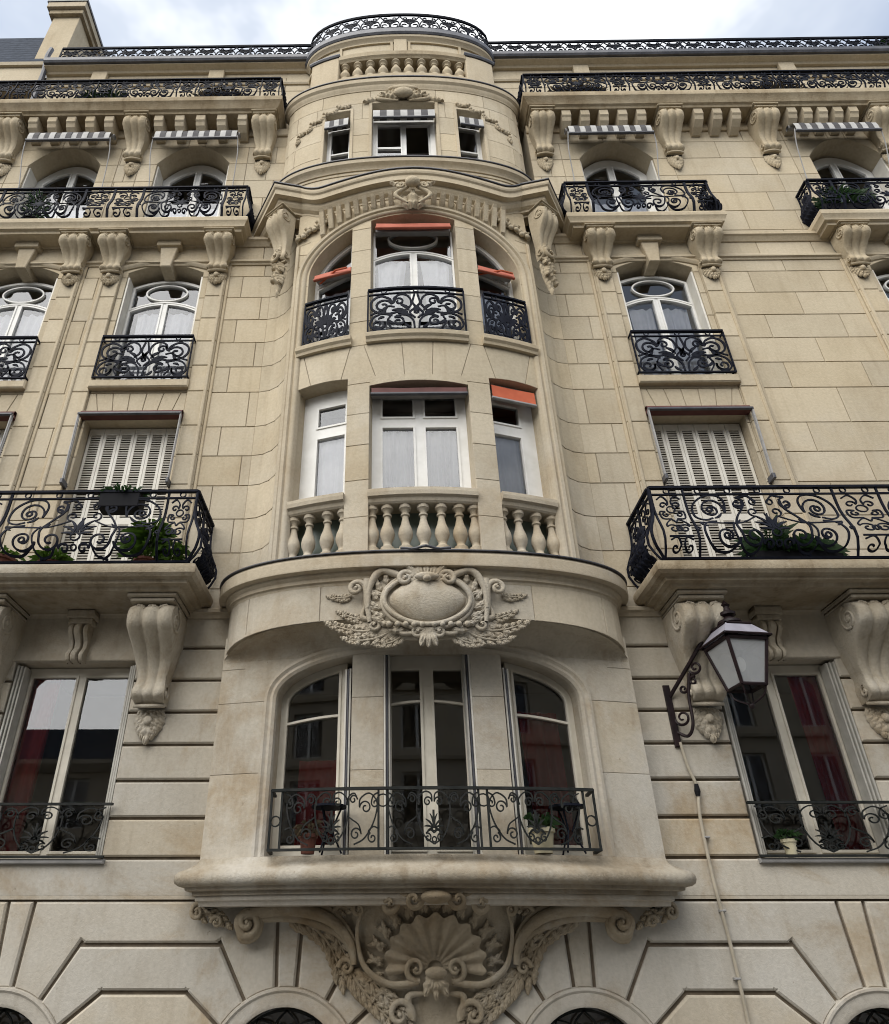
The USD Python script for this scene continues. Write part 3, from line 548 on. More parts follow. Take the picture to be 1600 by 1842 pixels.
# ---- upper storeys: ashlar
ZA = [6.09, 6.415, 6.911, 7.41, 7.93, 8.42, 8.925, 9.557, 10.05, 10.544, 11.035, 11.53, 12.02, 12.40]
def l3_head(c, a=.62): return segment_shape(c-a, c+a, 9.75, 12.13, .19)
def l5_head(c, a=.675): return segment_shape(c-a, c+a, 13.04, 15.12, .53)
def upper_walls():
    cols = [(CA, True), (CB, True), (CC, True), (CD, True)]
    for x0, x1 in ((XL, -2.27), (2.27, XR)):
        cs = [c for c, _ in cols if x0 < c < x1]
        op = [sbox(c-.67, 6.30, c+.67, 9.06) for c in cs]+[l3_head(c) for c in cs]
        J = [[(x0, z), (x1, z)] for z in ZA[1:]]
        for k in range(len(ZA)-1):
            z0, z1 = ZA[k], ZA[k+1]
            xs = [-2.74 if k % 2 else -2.40, 2.72 if k % 2 else 2.42]+[5.43+1.14*m+(0 if k % 2 else .62) for m in range(-0, 2)]+[-5.23+(.12 if k % 2 else -.1), 9.3+(.4 if k % 2 else 0), 10.4+(.4 if k % 2 else 0), -8.+(.3 if k % 2 else 0)]
            for c in cs: xs += [c-1.03, c+1.03, c-.71, c+.71]
            J += [[(x, z0), (x, z1)] for x in xs if x0+.1 < x < x1-.1]
        for c in cs:      # flat arch over the third window row
            J += [[(c+d*.9, 9.06), (c+d*1.12, 9.557)] for d in (-.55, -.33, -.11, .11, .33, .55)]
        wall(B, FLAT, sbox(x0, 6.09, x1, 12.40), op, J, .010, 0, -.014, .42, .005, name='ashlar_block')
        # frieze and fifth floor
        c5 = {CA: -6.38, CB: -3.98, CC: 3.84, CD: 8.05}
        op5 = [l5_head(c5[c]) for c in cs]
        Z5 = [12.40, 12.74, 13.05, 13.56, 14.07, 14.58, 15.09, 15.60, 16.15]
        J = [[(x0, z), (x1, z)] for z in Z5[1:-1]]
        for k in range(len(Z5)-1):
            xs = [5.75+(.55 if k % 2 else 0), 6.75+(.3 if k % 2 else -.1), -2.6 if k % 2 else -2.45, 2.6 if k % 2 else 2.4, -5.2 if k % 2 else -5.35, -7.7, 9.6, 10.4]+[c5[c]+d for c in cs for d in ((-.16, .16) if k > 6 else (-1.0, 1.0))]
            J += [[(x, Z5[k]), (x, Z5[k+1])] for x in xs if x0+.1 < x < x1-.1]
        wall(B, FLAT, sbox(x0, 12.40, x1, 16.15), op5, J, .010, 0, -.014, .5, .005, name='frieze_block')
    for c, _ in cols:     # pilaster strips flanking each column of windows
        for s in (-1, 1):
            q = lambda a_, b_, z0, z1: sbox(min(c+s*a_, c+s*b_), z0, max(c+s*a_, c+s*b_), z1)
            zs = [6.15]+ZA[1:-2]+[12.28]
            for k in range(len(zs)-1): obj('pilaster_block', solid(q(.72, 1.02, zs[k]+.004, zs[k+1]-.004), -.02, .045+random.uniform(-.001, .001), FLAT, .010), 'stone', B)
            obj('pilaster_fillet', solid(q(1.02, 1.065, 6.12, 12.28), -.02, .020, FLAT, .008), 'trim', B); obj('pilaster_fillet', solid(q(.955, 1.005, 6.15, 12.28), .03, .066, FLAT, .012), 'trim', B)
    for x0, x1 in ((XL, -2.27), (2.27, XR)):
        obj('string_course', run(FLAT, x0, x1, [(-.02, 12.28), (.02, 12.28), (.03, 12.31), (.06, 12.325), (.06, 12.36), (.03, 12.375), (.03, 12.40), (.015, 12.43), (-.02, 12.43)]), 'trim', B)
        obj('string_course', run(FLAT, x0, x1, [(-.02, 12.73), (.02, 12.73), (.04, 12.76), (.07, 12.80), (.10, 12.82), (.10, 12.88), (.06, 12.91), (-.02, 12.915)]), 'trim', B)
        obj('string_course', run(FLAT, x0, x1, [(-.02, 6.02), (.02, 6.02), (.035, 6.06), (.07, 6.08), (.07, 6.12), (.03, 6.145), (-.02, 6.15)]), 'trim', B)
        obj('frieze_band', run(FLAT, x0, x1, [(-.02, 15.92), (.03, 15.92), (.045, 15.95), (.045, 16.12), (-.02, 16.12)]), 'trim', B)
    # attic storey, set back behind the top balcony
    for x0, x1 in ((XL+1.62, -1.7), (1.6, XR)):
        wall(B, Flat(0, .15), sbox(x0, 16.3, x1, 18.52), [], [[(x0, z), (x1, z)] for z in (16.8, 17.3, 17.8)]+[[(x, 16.3+.5*k), (x, 16.8+.5*k)] for k in range(4) for x in np.arange(x0+.4+(k % 2)*.5, x1, 1.05)], .010, 0, -.014, .4, .005, name='attic_block')
        obj('frieze_band', run(Flat(0, .15), x0, x1, [(-.02, 18.02), (.03, 18.02), (.05, 18.06), (.05, 18.10), (-.02, 18.12)]), 'trim', B)
        for x in ([-6.42, -3.95] if x0 < 0 else [3.68, 7.95]): obj('frieze_panel', bx(x-.16, x+.16, -.14, -.06, 18.12, 18.50, ch=.01), 'trim', B)
        obj('cornice', run(Flat(0, .15), x0, x1, [(-.1, 18.46), (.06, 18.46), (.09, 18.50), (.2, 18.53), (.2, 18.56), (-.1, 18.56)]), 'trim', B)
        obj('roof_gutter', run(Flat(0, .15), x0, x1, [(-.2, 18.56), (.25, 18.56), (.28, 18.60), (.28, 18.70), (.24, 18.74), (-.2, 18.74)]), 'zinc', B)
upper_walls()

# ---- curved bay
def bay():
    # first floor, a shallow bow with a wide arched opening
    A1 = arch_shape(-1.62, 1.62, 3.36, 4.93, .51, 2.2, 40)
    op = [A1.intersection(sbox(a, 3, b, 6)) for a, b in ((-1.7, -.80), (-.47, .47), (.80, 1.7))]
    J = [[(x0, z), (x1, z)] for z in (4.18, 4.92) for x0, x1 in ((-2.3, -1.55), (1.55, 2.3), (-.85, -.4), (.4, .85))]
    J += [[(0.47*s*.35, 5.45), (0.47*s*.4, 5.75)] for s in (-1, 1)]+[[(s*1.2, 5.3), (s*1.36, 5.75)] for s in (-1, 1)]+[[(s*2.0, 5.3), (s*2.3, 5.3)] for s in (-1, 1)]
    wall(B, BAY1, sbox(-2.27, 3.38, 2.27, 5.68), op, J, .004, 0, -.010, .30, .003, name='bay_block')
    for s in (-1, 1): obj('pier_return', wbox(min(s*2.27, s*2.0), max(s*2.27, s*2.0), -.20, .1, 3.38, 5.66), 'stone', B)
    t = np.linspace(PI, 0, 41); e = lambda v, n: np.sign(v)*np.abs(v)**(2/n)
    p = np.vstack([[(-1.62, 3.40)], np.c_[1.62*e(np.cos(t), 2.2), 4.93+.51*np.sin(t)**(2/2.2)], [(1.62, 3.40)]])
    obj('archivolt', path_mould(p, [(-.01, -.03), (0, .012), (.03, .03), (.055, .02), (.065, .02), (.09, .04), (.12, .035), (.135, -.02)], BAY1), 'trim', B, smooth=40)
    # cove under the fascia
    x = np.linspace(-2.26, 2.26, 61); yi = np.interp(x, BAY1.P[:, 0], BAY1.P[:, 1]); yo = np.minimum(np.interp(x, FASC.P[:, 0], FASC.P[:, 1])+.012, yi-.001)
    tt = np.linspace(0, 1, 9)
    V = np.stack([np.broadcast_to(x, (9, 61)), yi[None]+(yo-yi)[None]*(1-np.cos(tt*PI/2))[:, None], 5.38+(5.615-.20*np.abs(x/2.285)[None]**7-5.38)*np.sin(tt*PI/2)[:, None]], -1)
    F = [(i*61+j, i*61+j+1, (i+1)*61+j+1, (i+1)*61+j) for i in range(8) for j in range(60)]
    obj('cove', (V.reshape(-1, 3), np.array(F)), 'carved', B, smooth=True)
    sE = FASC.q[-1]-.01
    sq = np.linspace(-sE, sE, 61); fz = lambda r: 5.62-.20*np.abs(r)**5
    wall(B, FASC, Polygon(np.vstack([np.c_[sq, fz(sq/sE)], [(sE, 6.06), (-sE, 6.06)]])), [], [[(s, 5.6), (s, 6.1)] for s in (-2.05, -1.15, 1.15, 2.05)], .007, 0, -.012, .10, .004, name='bay_block', coremat='stone')
    obj('cornice', run(FASC, -sE, sE, [(-.30, 6.02), (.0, 6.02), (.012, 6.05), (.035, 6.06), (.038, 6.10), (.065, 6.125), (.07, 6.155), (.145, 6.16), (.15, 6.18), (.15, 6.29), (.13, 6.33), (-.30, 6.335)], .08), 'trim', B, smooth=20)
    obj('ledge_flashing', run(FASC, -sE, sE, [(-.45, 6.336), (.145, 6.332), (.162, 6.336), (.162, 6.348), (.14, 6.354), (-.45, 6.39)], .08), 'zinc', B, smooth=35)
    # second and third floors
    A3 = arch_shape(-1.57, 1.57, 9.75, 11.2, 1.08, 2.0, 50)
    side = ((-1.60, -.92), (-.64, .64), (.92, 1.60))
    op = [segment_shape(a, b, 6.45, 9.03 if b-a < 1 else 8.87, .03 if b-a < 1 else .05) for a, b in side]+[A3.intersection(sbox(a, 9.75, b, 13)) for a, b in side]
    J = []
    for z in (6.9, 7.41, 7.93, 8.42, 8.925, 10.05, 10.544, 11.035, 11.53, 12.02): J += [[(a, z), (b, z)] for a, b in ((-1.81, -1.58), (-.93, -.63), (.63, .93), (1.58, 1.81))]
    J += [[(-1.81, 9.60), (1.81, 9.60)]]+[[(s*x0, 9.02), (s*x1, 9.6)] for s in (-1, 1) for x0, x1 in ((.18, .21), (.56, .72), (1.02, .90), (1.42, 1.55))]
    for an in (25, 48, 70, 90, 110, 132, 155): a = math.radians(an); J.append([(1.5*math.cos(a), 11.2+1.03*math.sin(a)), (2.2*math.cos(a), 11.2+1.7*math.sin(a))])
    wall(B, BAY, sbox(-1.8, 6.38, 1.8, 13.30), op, J, .007, 0, -.014, .30, .003, name='bay_block')
    for pm, sg in ((FLANK_L, -1), (FLANK_R, 1)):
        q = pm.q[-1]; J = [[(-.01, z), (q+.01, z)] for z in ZA+[12.9]]
        wall(B, pm, sbox(0.0, 6.12, q, 13.30), [], J, .007, 0, -.014, .10, .003, name='flank_block')
    t = np.linspace(PI, 0, 49); p = np.vstack([[(-1.60, 6.42), (-1.60, 9.0)], np.c_[1.60*np.cos(t), 11.2+1.10*np.sin(t)], [(1.60, 9.0), (1.60, 6.42)]])
    obj('archivolt', path_mould(p, [(-.01, -.05), (0, .012), (.02, .035), (.045, .04), (.06, .018), (.075, .018), (.09, .05), (.13, .055), (.145, .03), (.15, -.02)], BAY), 'trim', B, smooth=40)
    for s in (-1, 1):
        for xx, w_, n_ in ((1.775, .05, .03),): obj('pilaster_fillet', solid(sbox(min(s*(xx-w_/2), s*(xx+w_/2)), 6.42, max(s*(xx-w_/2), s*(xx+w_/2)), 12.0), -.02, n_, BAY, .008), 'trim', B)
    for a, b in side:     # balustrades and sills
        obj('balustrade_rail', run(BAY, a+.002, b-.002, [(-.26, 7.06), (-.02, 7.06), (.0, 7.08), (.015, 7.12), (.05, 7.14), (.055, 7.19), (.05, 7.235), (-.26, 7.245)], .15), 'trim', B)
        obj('window_sill', run(BAY, a-.04, b+.04, [(-.28, 9.60), (.05, 9.60), (.06, 9.64), (.09, 9.67), (.095, 9.73), (.08, 9.75), (-.28, 9.76)], .15), 'trim', B)
        n = 6 if b-a > 1 else 3
        xs = np.linspace(a, b, n+1) if b-a > 1 else np.linspace(a, b, n+1)
        for k, xx in enumerate(xs):
            xx = min(max(xx, a+.035), b-.035); pos = BAY.map([xx, -.10, 6.45]); baluster(B, pos, .61, .93)
        obj('balustrade_panel', solid(sbox(a, 6.45, b, 7.26), -.285, -.255, BAY.chord(a, b), 0), 'green_panel', B)
    # windows of the bay
    for a, b in ((-.47, .47),):
        ch = BAY1.chord(a, b); o = sbox(a, 3.38, b, 5.47)
        bar = lambda z: LineString(np.c_[np.linspace(a, b, 21), z+.05*np.cos(np.linspace(-1, 1, 21)*PI/2)]).buffer(.013)
        ps = [q for p_ in casement(a, b, 3.38, 5.36, .15, .085) for q in polys(p_.difference(bar(4.88)))]
        window(B, ch, o, ps, -.20, 'cream')
    for s in (-1, 1):
        a, b = sorted((s*.90, s*1.62)); ch = BAY1.chord(a, b); o = A1.intersection(sbox(a, 3.38, b, 6))
        xx = np.linspace(a, b, 21); bar = LineString(np.c_[xx, 4.70+.09*np.cos((np.abs(xx)-.9)/.72*PI/2)]).buffer(.013)
        p_ = o.buffer(-.085, join_style='mitre').intersection(sbox(a, 3.52, b, 6)); window(B, ch, o, [q for q in polys(p_.difference(bar))], -.20, 'cream')
        for e, xq in enumerate((.815, .840, .865)):   # folded metal shutters
            obj('folded_shutter', solid(sbox(min(s*xq, s*(xq+.018)), 3.40, max(s*xq, s*(xq+.018)), 5.24), -.20, -.004-.014*e, BAY1, .002, back=True), ('metal_shutter', 'zinc', 'shutter')[e], B)
        for e, xq in enumerate((.448, .425, .402)): obj('folded_shutter', solid(sbox(min(s*xq, s*(xq+.018)), 3.40, max(s*xq, s*(xq+.018)), 5.44), -.18, -.004-.014*e, BAY1, .002, back=True), ('shutter', 'zinc', 'metal_shutter')[e], B)
    ch = BAY.chord(-.64, .64); window(B, ch, sbox(-.64, 7.25, .64, 8.98), [sbox(-.47, 7.36, -.08, 8.34), sbox(.08, 7.36, .47, 8.34), sbox(-.47, 8.52, -.08, 8.84), sbox(.08, 8.52, .47, 8.84)], -.22)
    for s in (-1, 1):
        a, b = sorted((s*.92, s*1.60)); ch = BAY.chord(a, b); xs = sorted((s*1.02, s*1.38)); window(B, ch, sbox(a, 7.25, b, 9.10), [sbox(xs[0], 7.38, xs[1], 8.30), sbox(xs[0], 8.50, xs[1], 8.80)], -.22)
    def oval_window(pm, c, a, z0, o, n, ztr, rise, zc, rz, rx, mat='white'):
        xx = np.linspace(c-a, c+a, 25); tr = LineString(np.c_[xx, ztr+rise*(1-((xx-c)/a)**2)]).buffer(.035)
        low = sbox(c-a, 0, c+a, ztr-.3).union(Polygon(np.vstack([[(c-a, 0), (c+a, 0)], np.c_[xx, ztr+rise*(1-((xx-c)/a)**2)][::-1]])))
        ins = o.buffer(-.065, join_style='mitre'); up = ins.difference(low).difference(tr)
        el = affinity.scale(Point(c, zc).buffer(1.0), rx, rz); eo = affinity.scale(Point(c, zc).buffer(1.0), rx+.028, rz+.028)
        ps = [sbox(c-a, z0+.1, c-.055, ztr+1).intersection(low).intersection(ins).difference(tr), sbox(c+.055, z0+.1, c+a, ztr+1).intersection(low).intersection(ins).difference(tr)]
        window(B, pm, o, [q for p_ in ps+[up.difference(eo), el.intersection(ins)] for q in polys(p_) if q.area > .002], n, mat)
    bay.oval = oval_window
    o = A3.intersection(sbox(-.64, 9.76, .64, 13)); oval_window(BAY.chord(-.64, .64), 0, .64, 9.76, o, -.22, 11.50, .2, 12.02, .19, .36)
    for s in (-1, 1):
        a, b = sorted((s*.92, s*1.58)); o = A3.intersection(sbox(a, 9.76, b, 13)); xx = np.linspace(a, b, 15)
        tr = LineString(np.c_[xx, 11.12+.20*np.cos((np.abs(xx)-.92)/.66*PI/2)]).buffer(.04)
        ps = polys(o.buffer(-.085, join_style='mitre').intersection(sbox(a, 9.9, b, 13)).difference(tr)); window(B, BAY.chord(a, b), o, ps, -.22, 'white')
    # arched hood cornice
    xs = np.linspace(-1.78, 1.78, 61); yb = -(.80+.38*(1-(xs/1.78)**2))
    P = np.vstack([[(-2.74, .05), (-2.20, -.86)], np.c_[xs, yb], [(2.20, -.86), (2.74, .05)]])
    xz = P[:, 0]; z = np.where(np.abs(xz) > 2, -.17, -.375+.055*np.cos(np.clip(xz/1.45, -1, 1)*PI)+.22*np.clip((np.abs(xz)-1.40)/.38, 0, 1)**2)
    dense = [P[0]]; zz = [z[0]]
    prof = [(-.45, 12.92), (-.27, 12.92), (-.27, 12.97), (-.215, 12.975), (-.215, 13.02), (-.16, 13.05), (-.125, 13.10), (-.12, 13.13), (-.12, 13.165), (-.035, 13.17), (-.035, 13.28), (-.01, 13.30), (0.0, 13.33), (0.0, 13.375), (-.03, 13.39), (-.45, 13.40)]
    obj('hood_cornice', sweep(P, polynormals(P), prof, z), 'trim', B, smooth=18)
    obj('hood_flashing', sweep(P, polynormals(P), [(-.6, 13.40), (-.02, 13.395), (.015, 13.40), (.015, 13.42), (-.02, 13.43), (-.6, 13.46)], z), 'zinc', B, smooth=30)
    # fluted frieze under the hood
    for x0 in np.arange(-1.365, 1.37, .130):
        if abs(x0) < .25: continue
        zt = 12.93-.375+.055*math.cos(min(abs(x0)/1.45, 1)*PI); zb = max(11.2+1.24*math.sqrt(max(0, 1-(x0/1.78)**2)), zt-.50)
        if zt-zb > .05:
            v, f = solid(Polygon([(-.01, zb+.03), (.03, zb), (.07, zb+.03), (.16, zt-.05), (.19, zt), (-.01, zt)]), -.036, .036, FLAT, .010, back=True); obj('frieze_flute', (BAY.map(np.c_[x0-v[:, 1]*0+(-v[:, 1]), v[:, 0], v[:, 2]]), f), 'carved', B)
    return A1, A3
A1, A3 = bay()

# ---- drum above the bay
def drum():
    sE = DRUM.q[-1]-.005; s_ = DRUM.at
    w0, w1, c1 = s_(.96), s_(1.42), s_(.57)
    ops = [sbox(-c1, 14.06, c1, 15.86), sbox(w0, 14.06, w1, 15.70), sbox(-w1, 14.06, -w0, 15.70)]
    J = [[(-sE, z), (sE, z)] for z in (13.9, 14.42, 14.92, 15.42, 15.92)]+[[(s*x, z), (s*x, z+.5)] for s in (-1, 1) for x, z in ((2.0, 14.42), (2.2, 14.92), (2.0, 15.42), (.75, 15.42), (1.2, 15.42), (1.6, 15.42), (2.3, 13.9), (1.5, 15.92), (.6, 15.92))]
    wall(B, DRUM, sbox(-sE, 13.25, sE, 16.40), ops, J, .007, 0, -.014, .26, .003, name='drum_block')
    obj('drum_ledge', run(DRUM, -sE, sE, [(-.2, 13.86), (.02, 13.86), (.03, 13.90), (.06, 13.93), (.10, 13.96), (.11, 14.03), (.07, 14.055), (-.28, 14.06)], .08), 'trim', B, smooth=35)
    obj('ledge_flashing', run(DRUM, -sE, sE, [(-.2, 14.061), (.105, 14.045), (.125, 14.05), (.125, 14.068), (.09, 14.078), (-.26, 14.085)], .08), 'zinc', B, smooth=35)
    obj('cornice', run(DRUM, -sE, sE, [(-.3, 16.30), (.01, 16.30), (.02, 16.34), (.045, 16.37), (.05, 16.42), (.09, 16.46), (.10, 16.55), (.06, 16.58), (-.5, 16.60)], .08), 'trim', B, smooth=35)
    obj('ledge_flashing', run(DRUM, -sE, sE, [(-.5, 16.601), (.095, 16.575), (.112, 16.58), (.112, 16.60), (.08, 16.61), (-.5, 16.63)], .08), 'zinc', B, smooth=35)
    for a, b in ((-1.95, -.6), (.6, 1.95)):   # incised frames on the parapet
        q = sbox(s_(a), 13.48, s_(b), 13.80); obj('frieze_panel', solid(q.difference(q.buffer(-.03, join_style='mitre')), -.01, .014, DRUM), 'carved', B)
    for k, (a, b) in enumerate(((-c1, c1), (w0, w1), (-w1, -w0))):
        ch = DRUM.chord(a, b); sur = sbox(a-.055, 14.08, b+.055, ops[k].bounds[3]+.055).difference(ops[k])
        for q in polys(sur): obj('window_surround', solid(q, -.01, .02, DRUM, .006), 'trim', B)
        if k: 
            ps = [sbox(a+.09, 14.17, b-.06, 14.68), sbox(a+.09, 14.72, b-.06, 15.4)] if a < 0 else [sbox(a+.06, 14.17, b-.09, 14.68), sbox(a+.06, 14.72, b-.09, 15.4)]
            window(B, ch, sbox(a, 14.08, b, 15.69), ps, -.17, 'white')
        else:
            window(B, ch, sbox(a, 14.08, b, 15.84).difference(sbox(.04, 14.17, b-.10, 15.48)), [sbox(a+.10, 14.17, -.06, 14.72), sbox(a+.10, 14.78, -.06, 15.45)], -.17, 'white')
            v, f = bx(0, .40, -.04, 0, 14.18, 15.24); fr = sbox(0, 14.18, .42, 15.24).difference(sbox(.05, 14.24, .37, 15.18))
            e = ch.map([c1-.10, -.2, 0]); sm = Flat(e[0], e[1], math.radians(62)); window(B, sm, sbox(0, 14.18, .42, 15.46), [sbox(.05, 14.24, .37, 15.40)], 0, 'white', .04, label='white casement standing open inwards')
    # balustrade and attic drum
    BL = Plan(half_oval(2.12, .725, 2.2), dx=-.08)
    for s in (-1, 1): obj('pedestal', solid(sbox(BL.at(s*1.22) if s > 0 else BL.at(-1.76), 16.60, BL.at(1.76) if s > 0 else BL.at(-1.22), 17.50), -.26, .02, BL, .012, back=True), 'trim', B); obj('pedestal_cap', run(BL, *((BL.at(1.20), BL.at(1.79)) if s > 0 else (BL.at(-1.79), BL.at(-1.20))), [(-.3, 17.505), (.04, 17.505), (.06, 17.54), (.06, 17.57), (-.3, 17.59)], .1), 'zinc', B)
    obj('balustrade_plinth', run(BL, BL.at(-1.22), BL.at(1.22), [(-.24, 16.60), (.0, 16.60), (.0, 16.76), (-.02, 16.79), (-.24, 16.79)], .1), 'trim', B)
    obj('balustrade_rail', run(BL, BL.at(-1.22), BL.at(1.22), [(-.24, 17.32), (-.02, 17.32), (.0, 17.35), (.03, 17.38), (.03, 17.50), (.01, 17.54), (-.24, 17.55)], .1), 'soot', B)
    for x in np.linspace(-1.12, 1.12, 10): baluster(B, BL.map([BL.at(x), -.11, 16.785]), .54, 1.12)
    sT = TOP.q[-1]-.005
    wall(B, TOP, sbox(-sT, 16.6, sT, 18.55), [], [[(-sT, z), (sT, z)] for z in (17.1, 17.6, 17.95)]+[[(s, 17.6), (s, 17.95)] for s in np.arange(-1.8, 1.9, .42)], .006, 0, -.01, .2, .003, name='drum_block')
    obj('frieze_band', run(TOP, -sT, sT, [(-.02, 17.95), (.03, 17.95), (.04, 17.99), (.02, 18.01), (-.02, 18.02)], .08), 'trim', B)
    for a, b in ((-sT+.1, -1.35), (-1.25, -.13), (-.13, .13), (.13, 1.25), (1.35, sT-.1)):
        if b-a > 1: q = sbox(a+.02, 17.98, b-.02, 18.36); obj('frieze_panel', solid(q.difference(q.buffer(-.05, join_style='mitre')), -.02, .035, TOP), 'trim', B)
        if b-a < .3: obj('frieze_panel', solid(sbox(a, 17.85, b, 18.40), -.02, .06, TOP, .01), 'trim', B)
    obj('cornice', run(TOP, -sT, sT, [(-.1, 18.34), (.03, 18.34), (.05, 18.38), (.10, 18.42), (.11, 18.47), (-.1, 18.48)], .08), 'trim', B, smooth=35)
    obj('roof_gutter', run(TOP, -sT, sT, [(-.2, 18.48), (.12, 18.48), (.15, 18.52), (.15, 18.66), (.11, 18.72), (-.3, 18.74)], .08), 'zinc', B, smooth=35)
drum()

# ---- balconies
def balconies():
    P2 = [(-.8, 6.07), (-.12, 6.07), (-.10, 6.105), (-.03, 6.115), (-.02, 6.15), (.04, 6.165), (.075, 6.20), (.085, 6.25), (.07, 6.30), (.045, 6.32), (-.8, 6.325)]
    for pts in ([(XL, -.82), (-2.62, -.82), (-2.62, .0)], [(2.62, .0), (2.62, -.82), (XR, -.82)]): obj('balcony_slab', sweep(pts, polynormals(pts), P2), 'soot', B, smooth=30)
    P5 = [(-.355, 12.755), (-.06, 12.755), (-.05, 12.80), (.0, 12.815), (.01, 12.87), (.045, 12.92), (.05, 12.99), (.03, 13.03), (-.355, 13.035)]
    for pts in ([(XL, -.36), (-2.74, -.36), (-2.74, 0)], [(2.60, 0), (2.60, -.36), (5.12, -.36), (5.12, 0)], [(6.74, 0), (6.74, -.36), (XR, -.36)]): obj('balcony_slab', sweep(pts, polynormals(pts), P5), 'trim', B, smooth=30)
    P6 = [(-.415, 16.13), (-.10, 16.13), (-.08, 16.17), (-.04, 16.19), (.0, 16.28), (.045, 16.33), (.05, 16.43), (.03, 16.48), (-.415, 16.485)]
    for pts in ([(XL, -.45), (-2.40, -.45), (-2.40, .14)], [(2.22, .14), (2.22, -.45), (XR, -.45)]): obj('balcony_slab', sweep(pts, polynormals(pts), [(a*1.38 if a < -.3 else a, b) for a, b in P6]), 'soot', B, smooth=30)
    # slab under the bay
    x = np.linspace(-2.40, 2.40, 41); P = np.vstack([[(-2.40, .0)], np.c_[x, -(.42+.42*(1-(x/2.4)**2))], [(2.40, .0)]])
    obj('balcony_slab', sweep(P, polynormals(P), [(-.40, 3.07), (-.12, 3.07), (-.12, 3.105), (-.06, 3.11), (-.05, 3.14), (.0, 3.145), (.03, 3.165), (.042, 3.20), (.036, 3.235), (.01, 3.265), (-.06, 3.295), (-.13, 3.34), (-.16, 3.39), (-.40, 3.40)]), 'soot', B, smooth=40)
    obj('bed_mould', sweep(P, polynormals(P), [(-.41, 2.985), (-.20, 2.985), (-.18, 3.02), (-.15, 3.03), (-.15, 3.068), (-.41, 3.068)]), 'trim', B, smooth=40)
    G = lambda amp, c, w: (lambda z: amp*np.exp(-((z-c)/w)**2)*np.clip(z/.12, 0, 1))
    b2 = G(.13, .26, .24)
    S = face(FLAT, .845, 6.335, b2)
    railing(B, S, XL, -2.66, .97, [('big', -3.93, .93), ('narrow', -2.83, .165), ('narrow', -5.20, .33), ('big', -6.46, .93), ('narrow', -7.7, .30)])
    railing(B, S, 2.66, XR, .97, [('narrow', 2.86, .19), ('big', 3.92, .87), ('narrow', 5.05, .26), ('big', 6.2, .89), ('narrow', 7.35, .26)])
    for x0, ang, nm in ((-2.66, 90, 0), (2.66, -90, 1)):
        pm = Flat(x0, -.845 if ang > 0 else 0, math.radians(ang)); railing(B, face(pm, 0, 6.335, b2), .0, .82, .97, [('narrow', .20, .19), ('narrow', .61, .20)], label='end return of the balcony railing')
        w = np.linspace(0, .97, 24); bb = b2(w); sg = 1 if ang > 0 else -1; obj('corner_post', tube(np.c_[x0+sg*bb, -.845-bb, 6.335+w], .018, 6), 'iron', B)
        lf = MB()       # cast leaf swelling on the end
        for k in range(5):
            pm2 = pm; v, f = leaf3((.42+(k-2)*.13, .0, .02), 90+(k-2)*9, .62, .11, .02, .4, 4); v[:, 1] += b2(v[:, 2])+.0; v[:, 2] += 6.335; lf.add(pm.map(v), f)
        obj('cast_leaf', lf, 'iron', B, smooth=50)
    b5 = G(.09, .24, .22); S = face(FLAT, .33, 13.045, b5)
    railing(B, S, XL, -2.78, .87, [('narrow', -2.97, .17), ('big', -3.86, .70), ('narrow', -4.82, .24), ('narrow', -5.32, .24), ('big', -6.28, .70), ('narrow', -7.22, .22)])
    railing(B, S, 2.64, 5.08, .87, [('narrow', 2.84, .18), ('big', 3.86, .82), ('narrow', 4.88, .18)])
    railing(B, S, 6.78, XR, .87, [('narrow', 6.98, .18), ('big', 8.0, .82), ('narrow', 9.1, .25)])
    for x0, ang in ((-2.78, 90), (2.64, -90), (5.08, 90), (6.78, -90)):
        pm = Flat(x0, -.33 if ang > 0 else 0, math.radians(ang)); railing(B, face(pm, 0, 13.045, b5), 0, .32, .87, [('narrow', .16, .15)])
        lf = MB()
        for k in range(4):
            v, f = leaf3((.03+k*.09, .01, .02), 90+(k-1.5)*6, .60, .085, .02, .4, 4); v[:, 1] += b5(v[:, 2]); v[:, 2] += 13.045; lf.add(pm.map(v), f)
        obj('cast_leaf', lf, 'iron', B, smooth=50)
    b6 = G(.06, .2, .2); S = face(FLAT, .42, 16.49, b6)
    pan = lambda a, b: [('big' if k % 2 else 'narrow', a+(.18 if k % 2 == 0 else .98)+1.6*(k//2)*1.0, .18 if k % 2 == 0 else .62) for k in range(int(round((b-a)/1.6))*2)]
    railing(B, S, XL, -2.44, .72, pan(-2.44-1.6*4-.36, -2.44-.36)+[('narrow', -2.62, .18)])
    railing(B, S, 2.26, XR, .72, pan(2.26, 2.26+1.6*5.1))
    for x0, ang in ((-2.44, 90), (2.26, -90)):
        pm = Flat(x0, -.42 if ang > 0 else .14, math.radians(ang)); railing(B, face(pm, 0, 16.49, b6), 0, .56, .72, [('narrow', .15, .14), ('narrow', .43, .13)])
        lf = MB()
        for k in range(4):
            v, f = leaf3((.08+k*.12, .01, .02), 90, .52, .09, .02, .4, 4); v[:, 1] += b6(v[:, 2])+.02; v[:, 2] += 16.49; lf.add(pm.map(v), f)
        obj('cast_leaf', lf, 'iron', B, smooth=50)
    # window guards of the third floor
    for c in (CA, CB, CC, CD):
        obj('window_sill', solid(sbox(c-.73, 9.60, c+.73, 9.75), -.3, .10, FLAT, .02, back=True), 'trim', B)
        r = railing(B, face(FLAT, .10, 9.765), c-.69, c+.69, .84, [('guard', c, .69)], rings_n=3, name='window_guard')
        for s in (-1, 1): obj('side_bar', strokes([(np.c_[np.linspace(0, .1, 3), np.full(3, w)], .025) for w in (.05, .80)], face(Flat(c+s*.69, -.10, math.radians(90)), 0, 9.765), .02), 'iron', r)
